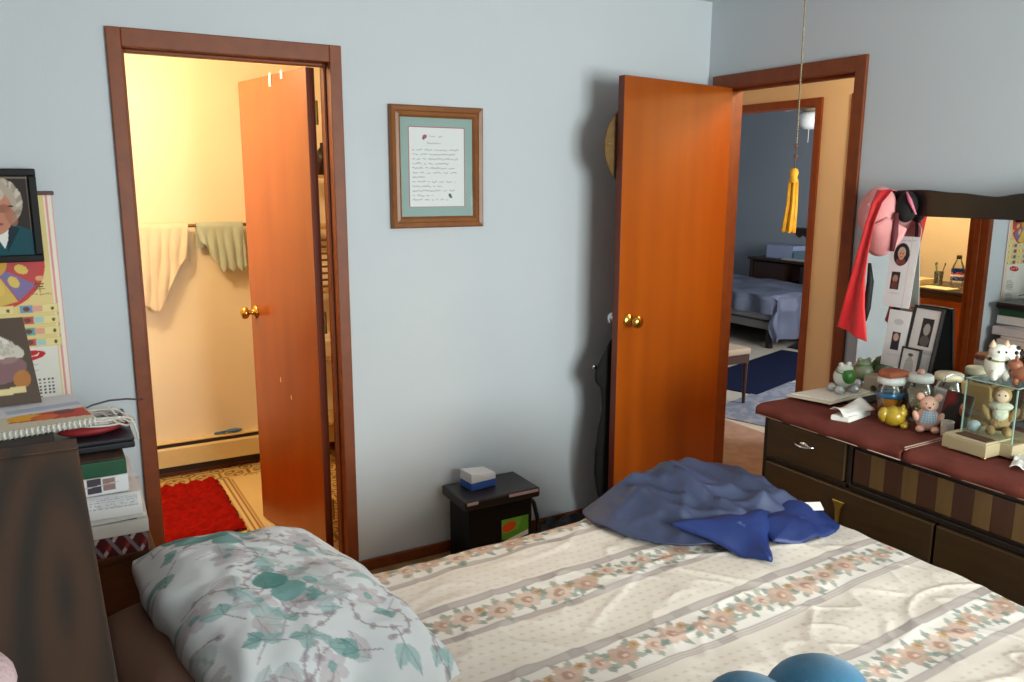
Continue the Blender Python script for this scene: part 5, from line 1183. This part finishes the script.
b = MB(); b.box(hx0, hx1, BY - .056, BY - .002, .03, .186); b.build('fins', mat('heater_dark', (46, 30, 22), .6), t, False, off)
b = MB(); b.box(hx0 - .01, hx0, BY - .074, BY, .0, .20); b.box(hx1, hx1 + .01, BY - .074, BY, .0, .20); b.build('end_cap', mat('heater_cream', (216, 192, 140)), t, False, off)
b = MB(); b.box(hx0, hx1, BY - .020, BY - .001, .0, .028); b.build('base_strip', M_trim, t, False, off)
t = thing('blue_brush', 'small blue brush lying on top of the bathroom heater', 'brush', (-2.02, BY - .035, .205)); off = t.location
b = MB(); b.tube([(-2.10, BY - .035, .210), (-2.04, BY - .035, .211)], [.006, .009], 10); b.build('handle', mat('blue_plastic', (60, 110, 160), .4), t, True, off)
b = MB(); b.ell((-1.995, BY - .035, .214), (.05, .018, .010), 16); b.build('head', mat('blue_plastic', (60, 110, 160)), t, True, off)
# red shag rug
t = Canvas(.62, .72, .012, (146, 20, 12)); X, Y = np.meshgrid(t.xs, t.ys); t.a *= (.75 + .5 * vnoise(X, Y, 60, 2))[..., None]
def rugf(X, Y):
    e = np.minimum(np.minimum(X, .62 - X), np.minimum(Y, .72 - Y)); j = .012 * (vnoise(X, Y, 40, 3) - .5)
    return np.stack([-2.755 + X + j - .03 * (Y - .36) * 0, .655 + Y + .012 * (vnoise(X, Y, 42, 9) - .5), .012 + .028 * np.clip(e / .03, 0, 1) * (.4 + 1.0 * vnoise(X, Y, 55, 5))], -1)
o = canvas_mesh('shag_rug', t, rugf, painted('shag_pile', 1., .05, .5, 120), None, .0); 
tag(o, 'bright red shag rug on the patterned bathroom floor', 'rug'); o.rotation_euler = (0, 0, 0)
md = o.modifiers.new('Solid', 'SOLIDIFY'); md.thickness = .010; md.offset = -1
t = thing('bath_mat', 'cream mat with thin brown border lines beside the bathroom door', 'mat', (-2.0, .75, .001))
cv = Canvas(.30, 1.25, .005, (218, 190, 136)); 
for x in (.02, .045): cv.rect(x, 0, x + .008, 1.25, (140, 100, 50))
cv.rect(.06, .02, .065, 1.23, (170, 130, 76)); cv.rect(0, 0, .30, .012, (120, 84, 40))
canvas_mesh('mat_body', cv, plane_fn((-2.125, .135, .006), (1, 0, 0), (0, 1, 0)), M_P, t, .005, off=t.location)
# vanity (seen in the mirror) and its bottle
t = thing('bathroom_vanity', 'brown bathroom vanity with dark counter along its left wall', 'cabinet', (-3.22, .95, 0)); off = t.location
MB().box(BXL + .002, -2.965, .28, BY - .002, .10, .80).build('body', wood('vanity_wood', (104, 62, 28), (126, 78, 38), (5, 5, .7), .4, 2, 2), t, False, off)
MB().box(BXL + .002, -2.93, .26, BY - .08, .80, .835, bev=.006).build('counter', mat('vanity_top', (52, 40, 32), .35), t, False, off)
MB().box(BXL + .002, -3.01, .29, BY - .08, .0, .10).build('toe_kick', M_drd, t, False, off)
for y in (.30, .745, 1.19):
    o = MB().box(-2.964, -2.946, y, y + .42, .14, .76, bev=.003).build('door', M_door, t, False, off); MB().lathe([(.006, 0), (.006, .012), (.013, .018), (.001, .026)], 12, (-2.946, y + .36, .62), Matrix.Rotation(R(90), 3, 'Y')).build('knob', M_brass, o, True, off)
t = thing('soda_bottle', 'clear soda bottle with a blue label on the bathroom counter, seen in mirror', 'bottle', (-3.18, .535, .836), R(0)); t.scale = (1.3, 1.3, 1.0)
b = MB(); b.lathe([(.026, 0), (.033, .006), (.034, .05), (.032, .085), (.034, .125), (.030, .16), (.016, .20), (.0125, .212), (.0125, .225), (.001, .226)], 24); b.build('bottle_body', M_glass, t, True)
cv = Canvas(.216, .085, .0022, (24, 54, 130))
for cx_ in (.027, .081, .135, .189):
    cv.ell(cx_, .037, .026, .026, (236, 236, 236)); cv.poly([(cx_ - .025, .040), (cx_ - .017, .057), (cx_, .0635), (cx_ + .017, .057), (cx_ + .024, .045), (cx_, .047)], (206, 30, 40)); cv.poly([(cx_ - .024, .029), (cx_ - .017, .018), (cx_, .0105), (cx_ + .017, .018), (cx_ + .025, .034), (cx_, .028)], (24, 60, 150))
canvas_mesh('label_band', cv, lambda X, Y: np.stack([.0352 * np.cos(X / .216 * 2 * np.pi), .0352 * np.sin(X / .216 * 2 * np.pi), .055 + Y], -1), M_PG, t)
MB().lathe([(.0145, .213), (.015, .226), (.014, .240), (.001, .241)], 16).build('cap', mat('dark_cap', (40, 30, 36), .4), t, True)
for nm, lb, y0, y1, x0, x1, h, c in [('folded_towel', 'folded pale towel on the bathroom counter, at the mirror view left', .74, .92, -3.22, -3.03, .045, (226, 206, 160)), ('paper_sheet', 'pale flat paper on the bathroom counter edge, beneath the bottle', .46, .70, -3.10, -2.95, .006, (236, 222, 180))]:
    slabthing(nm, lb, 'towel' if 'towel' in nm else 'paper', x0, x1, y0, y1, .836, .836 + h, mat(nm + '_m', c, .8), .002)
t = thing('toothbrush_cup', 'clear cup of brushes on the bathroom counter left of the bottle', 'cup', (-3.24, .72, .836))
MB().lathe([(.028, 0), (.034, .10), (.031, .10), (.026, .005), (.001, .004)], 20).build('cup', M_glass, t, True)
for k, a in enumerate((.3, 2.0, 4.2)): b = MB(); b.tube([(.006 * math.cos(a), .006 * math.sin(a), .008), (.035 * math.cos(a), .035 * math.sin(a), .15)], .0035, 6); b.ell((.037 * math.cos(a), .037 * math.sin(a), .158), (.006, .006, .012), 8); b.build('brush', mat('brush_%d' % k, [(70, 110, 70), (90, 120, 80), (60, 80, 60)][k], .5), t, True)
# tall shelf glimpsed behind the bathroom door
t = thing('bathroom_shelf', 'narrow open shelf glimpsed through the gap behind the bathroom door', 'shelf', (-1.45, 1.42, 0)); off = t.location
for x in (-1.62, -1.28):
    for y in (1.30, 1.54): MB().box(x - .01, x + .01, y - .01, y + .01, 0, 1.95).build('post', mat('shelf_wood', (186, 150, 96), .5), t, False, off)
for z in (.25, .62, 1.0, 1.35, 1.62): MB().box(-1.63, -1.27, 1.29, 1.55, z, z + .018).build('shelf_board', mat('shelf_wood', (186, 150, 96)), t, False, off)
for k in range(8): MB().tube([(-1.62, 1.295, 1.04 + k * .036), (-1.28, 1.295, 1.04 + k * .036)], .006, 6).build('slat', mat('dark_slat', (90, 60, 34), .5), t, True, off)
b = MB(); b.lathe([(.04, 0), (.042, .10), (.03, .13), (.014, .145), (.014, .17), (.001, .171)], 18); o = b.build('dark_bottle', mat('dark_bottle', (40, 26, 22), .3), None, True); o.location = (-1.47, 1.40, 1.639); tag(o, 'dark bottle on the top board of the shelf behind the bathroom door', 'bottle')
slabthing('cream_cloth', 'folded cream cloths low on the shelf behind the bathroom door', 'towel', -1.60, -1.32, 1.31, 1.53, .639, .74, mat('cream_towel', (226, 206, 178)), .01)

# ================================================================ SECOND BEDROOM
t = thing('far_bed', 'bed under a blue-grey cover in the bedroom across the hall', 'bed', (3.75, 3.4, 0)); off = t.location
b = MB(); b.box(3.25, 4.22, 2.48, 4.6, .26, .495, bev=.05); b.build('mattress', mat('pale_ticking', (150, 150, 156), .9), t, True, off)
b = MB(); b.box(3.25, 4.22, 2.48, 4.60, .18, .258, bev=.01); b.build('side_rail', mat('pale_rail', (120, 116, 112), .7), t, False, off)
for x in (3.28, 4.2):
    for y in (2.5, 4.5): MB().box(x - .025, x + .025, y - .025, y + .025, 0, .18).build('leg', M_drd, t, False, off)
cv = Canvas(1.75, 2.6, .02, (106, 112, 130)); X, Y = np.meshgrid(cv.xs, cv.ys); cv.a *= (.72 + .5 * vnoise(X, Y, 7, 3))[..., None]
for k in range(60): cv.ell(rng.uniform(0, 1.75), rng.uniform(0, 2.6), .09, .06, (128, 134, 154), rng.uniform(0, 3), .5)
def fb(X, Y):
    x = 3.21 - .17 + X * 1.0; y = 2.42 - .42 + Y
    hx, dx = fold(3.26 - x, .05); hy, dy = fold(2.47 - y, .05); hr, dr_ = fold(x - 4.21, .05)
    px = np.where(x < 3.26, 3.26 - hx, np.where(x > 4.21, 4.21 + hr, x)); py = np.where(y < 2.47, 2.47 - hy, y); d = np.sqrt(dx ** 2 + dy ** 2 + dr_ ** 2)
    return np.stack([px - np.where(dx > .03, .03 * np.sin(y * 18), 0), py - np.where(dy > .03, .06 * d + .035 * np.sin(x * 22), 0), np.maximum(.535 - d + .03 * (vnoise(X, Y, 5, 2) - .5), .05)], -1)
o = canvas_mesh('far_bed_cover', cv, fb, M_cloth); tag(o, 'blue-grey cover hanging over the corner of the far bed', 'blanket')
t = thing('bench', 'padded wooden bench just inside the room across the hall', 'bench', (1.40, 1.35, 0)); off = t.location
MB().box(1.23, 1.565, 1.10, 1.62, .375, .425, bev=.015).build('seat_pad', mat('taupe_pad', (150, 132, 112), .85), t, True, off)
MB().box(1.24, 1.555, 1.11, 1.61, .315, .373).build('apron', mat('bench_wood', (56, 28, 18), .4), t, False, off)
for x in (1.26, 1.54):
    for y in (1.13, 1.59): b = MB(); b.tube([(x, y, 0), (x, y, .314)], [.011, .019], 8); b.build('leg', mat('bench_wood', (56, 28, 18)), t, False, off)
def rug(name, label, cx, cy, w_, h_, rz, col, var=0., z=.008, col2=None):
    cv = Canvas(w_, h_, .02, col)
    if col2:
        X, Y = np.meshgrid(cv.xs, cv.ys); m_ = (vnoise(X, Y * 1.5, 20, 4) > .52)[..., None]; cv.a = np.where(m_, lin(col2), cv.a)
    o = canvas_mesh(name, cv, lambda X, Y: np.stack([X - w_ / 2, Y - h_ / 2, z + 0 * X], -1), painted('rug_pile', .95, .1, .3, 200), None, z - .001); o.location = (cx, cy, 0); o.rotation_euler = (0, 0, R(rz)); return tag(o, label, 'rug')
rug('navy_rug', 'dark navy rug on the floor of the room across the hall', 2.55, 1.80, 1.75, .62, 17, (20, 26, 52))
rug('grey_rug', 'grey-blue mottled rug by the doorway across the hall', 1.86, .82, 1.3, .95, 17, (112, 118, 132), 0, .006, (132, 134, 142))
t = thing('far_desk', 'dark cluttered desk against the far wall of the room across the hall', 'desk', (4.55, 3.2, 0)); off = t.location; M_dk = mat('dark_desk', (52, 34, 28), .45)
MB().box(4.32, 4.83, 2.55, 3.85, .72, .75, bev=.004).build('desktop', M_dk, t, False, off)
for y in (2.57, 3.80): MB().box(4.34, 4.82, y, y + .03, 0, .72).build('side_panel', M_dk, t, False, off)
MB().box(4.36, 4.80, 3.35, 3.79, .50, .70).build('drawer', M_dk, t, False, off)
MB().box(4.78, 4.83, 2.6, 3.8, .15, .70).build('back_panel', M_dk, t, False, off)
slabthing('printer_box', 'pale blue-white box on the far desk, at its left end', 'box', 4.42, 4.72, 3.28, 3.66, .751, .90, mat('pale_blue_box', (150, 160, 190), .5))
slabthing('teal_box', 'small teal and white box on the far desk, beside the pale box', 'box', 4.40, 4.62, 3.05, 3.25, .751, .85, mat('teal_box_m', (110, 140, 150), .5))
slabthing('paper_tray', 'low white tray in front of the boxes on the far desk', 'tray', 4.325, 4.39, 2.95, 3.35, .751, .775, mat('tray_white', (170, 168, 168), .5))
t = thing('desk_chair', 'dark chair tucked at the far desk across the hall', 'chair', (4.42, 2.86, 0)); off = t.location
b = MB(); b.box(4.30, 4.62, 2.66, 3.06, .43, .48, bev=.015); b.build('seat', mat('dark_seat', (30, 28, 34), .8), t, True, off)
b = MB(); b.box(4.27, 4.30, 2.68, 3.04, .50, .70, bev=.01); b.build('backrest', mat('dark_seat', (30, 28, 34)), t, True, off)
for x in (4.32, 4.60):
    for y in (2.68, 3.04): MB().box(x - .012, x + .012, y - .012, y + .012, 0, .43).build('leg', M_dk, t, False, off)
t = thing('wall_shelf', 'narrow dark shelf high on the far wall across the hall', 'shelf', (4.80, 3.3, 1.02)); off = t.location
MB().box(4.74, RX, 2.95, 3.62, 1.06, 1.085).build('board', M_dk, t, False, off); b = MB()
b.prism([(RX - .012, 2.95 + .67 * k / 24, .985 + .018 * math.cos(k * 1.57)) for k in range(25)] + [(RX - .012, 3.62, 1.059), (RX - .012, 2.95, 1.059)], (.010, 0, 0)); b.build('scalloped_apron', M_dk, t, False, off)
t = thing('ceiling_fan', 'white ceiling fan with globe lamp in the room across the hall', 'fan', (2.96, 1.92, HC)); off = t.location; M_fw = mat('fan_white', (206, 206, 206), .4)
MB().lathe([(.06, HC), (.06, HC - .03), (.018, HC - .05), (.018, HC - .12), (.09, HC - .14), (.10, HC - .20), (.06, HC - .24)], 20, (2.96, 1.92, 0)).build('motor', mat('fan_brass', (150, 140, 110), .35, .6), t, True, off)
MB().lathe([(.055, HC - .245), (.085, HC - .27), (.10, HC - .315), (.085, HC - .36), (.05, HC - .385), (.001, HC - .39)], 20, (2.96, 1.92, 0)).build('globe', mat('opal_glass', (226, 226, 222), .3), t, True, off)
for k in range(5):
    a = k * 2 * math.pi / 5 + 2.42; M_ = Matrix.Translation((2.96, 1.92, 0)) @ Matrix.Rotation(a, 4, 'Z'); b = MB(); b.box(.12, .58, -.06, .06, HC - .185, HC - .178, bev=.003, rot=Matrix.Rotation(R(10), 4, 'X')); b.bm.transform(M_); b.build('blade', M_fw, t, False, off)
MB().tube([(2.93, 1.90, HC - .36), (2.93, 1.90, HC - .50)], .003, 6).build('pull_cord', M_fw, t, True, off)
b = MB(); b.grid(lambda u, v: (3.45 + u * .62, 2.22 + v * .2 , .008 + .10 * max(0, math.sin(u * 3.14) * math.sin(v * 3.14)) ** .5 * (.8 + .6 * noise.noise(Vector((u * 6, v * 5, 3))))), 24, 14); o = b.build('dark_bundle', mat('dark_bundle', (26, 26, 34), .9), None, True, solid=.006); tag(o, 'dark bundle of clothes on the floor at the far bed foot', 'clothes')

# ================================================================ LIGHT
def area(name, loc, rot, sx, sy, power, col):
    l = bpy.data.lights.new(name, 'AREA'); l.shape = 'RECTANGLE'; l.size = sx; l.size_y = sy; l.energy = power; l.color = col
    o = bpy.data.objects.new(name, l); COL.objects.link(o); o.location = loc; o.rotation_euler = rot; return o
def point(name, loc, power, col, r=.08):
    l = bpy.data.lights.new(name, 'POINT'); l.energy = power; l.color = col; l.shadow_soft_size = r
    o = bpy.data.objects.new(name, l); COL.objects.link(o); o.location = loc; return o
area('window_daylight', ((WX0 + WX1) / 2, YN - .14, (WZ0 + WZ1) / 2), (R(90), 0, 0), WX1 - WX0 - .1, WZ1 - WZ0 - .1, 150, (1.0, .98, .95))
point('bathroom_lamp', (-2.72, .66, 2.20), 46, (1.0, .76, .44), .10)
point('hall_lamp', (.58, -.9, 2.25), 34, (1.0, .74, .44), .08)
area('far_room_window', (2.6, RY0 + .03, 1.45), (R(90), 0, 0), 1.3, 1.1, 85, (.95, .97, 1.0))
W = bpy.data.worlds.new('world'); SC.world = W; W.use_nodes = True
bg = W.node_tree.nodes['Background']; bg.inputs['Color'].default_value = (.75, .86, 1, 1); bg.inputs['Strength'].default_value = 1.0

# ================================================================ CAMERA
cd = bpy.data.cameras.new('camera'); cam = bpy.data.objects.new('camera', cd); COL.objects.link(cam); SC.camera = cam
cd.sensor_width = 36; cd.lens = 28.743; cd.clip_start = .02
yaw, pitch, roll = R(30.003), R(11.102), R(.178)
f = Vector((math.sin(yaw) * math.cos(pitch), math.cos(yaw) * math.cos(pitch), -math.sin(pitch))); r_ = Vector((math.cos(yaw), -math.sin(yaw), 0)); u_ = r_.cross(f)
r2 = r_ * math.cos(roll) + u_ * math.sin(roll); u2 = -r_ * math.sin(roll) + u_ * math.cos(roll)
cam.matrix_world = Matrix(((r2.x, u2.x, -f.x, -2.857), (r2.y, u2.y, -f.y, -3.0696), (r2.z, u2.z, -f.z, 1.6111), (0, 0, 0, 1)))
SC.view_settings.view_transform = 'Standard'; SC.view_settings.look = 'None'; SC.view_settings.gamma = 1; SC.view_settings.use_curve_mapping = False
SC.view_settings.exposure = 0.25
SC.cycles.max_bounces = 10; SC.cycles.diffuse_bounces = 5; SC.cycles.transparent_max_bounces = 16
SC.cycles.use_denoising = True; SC.cycles.sample_clamp_indirect = 6
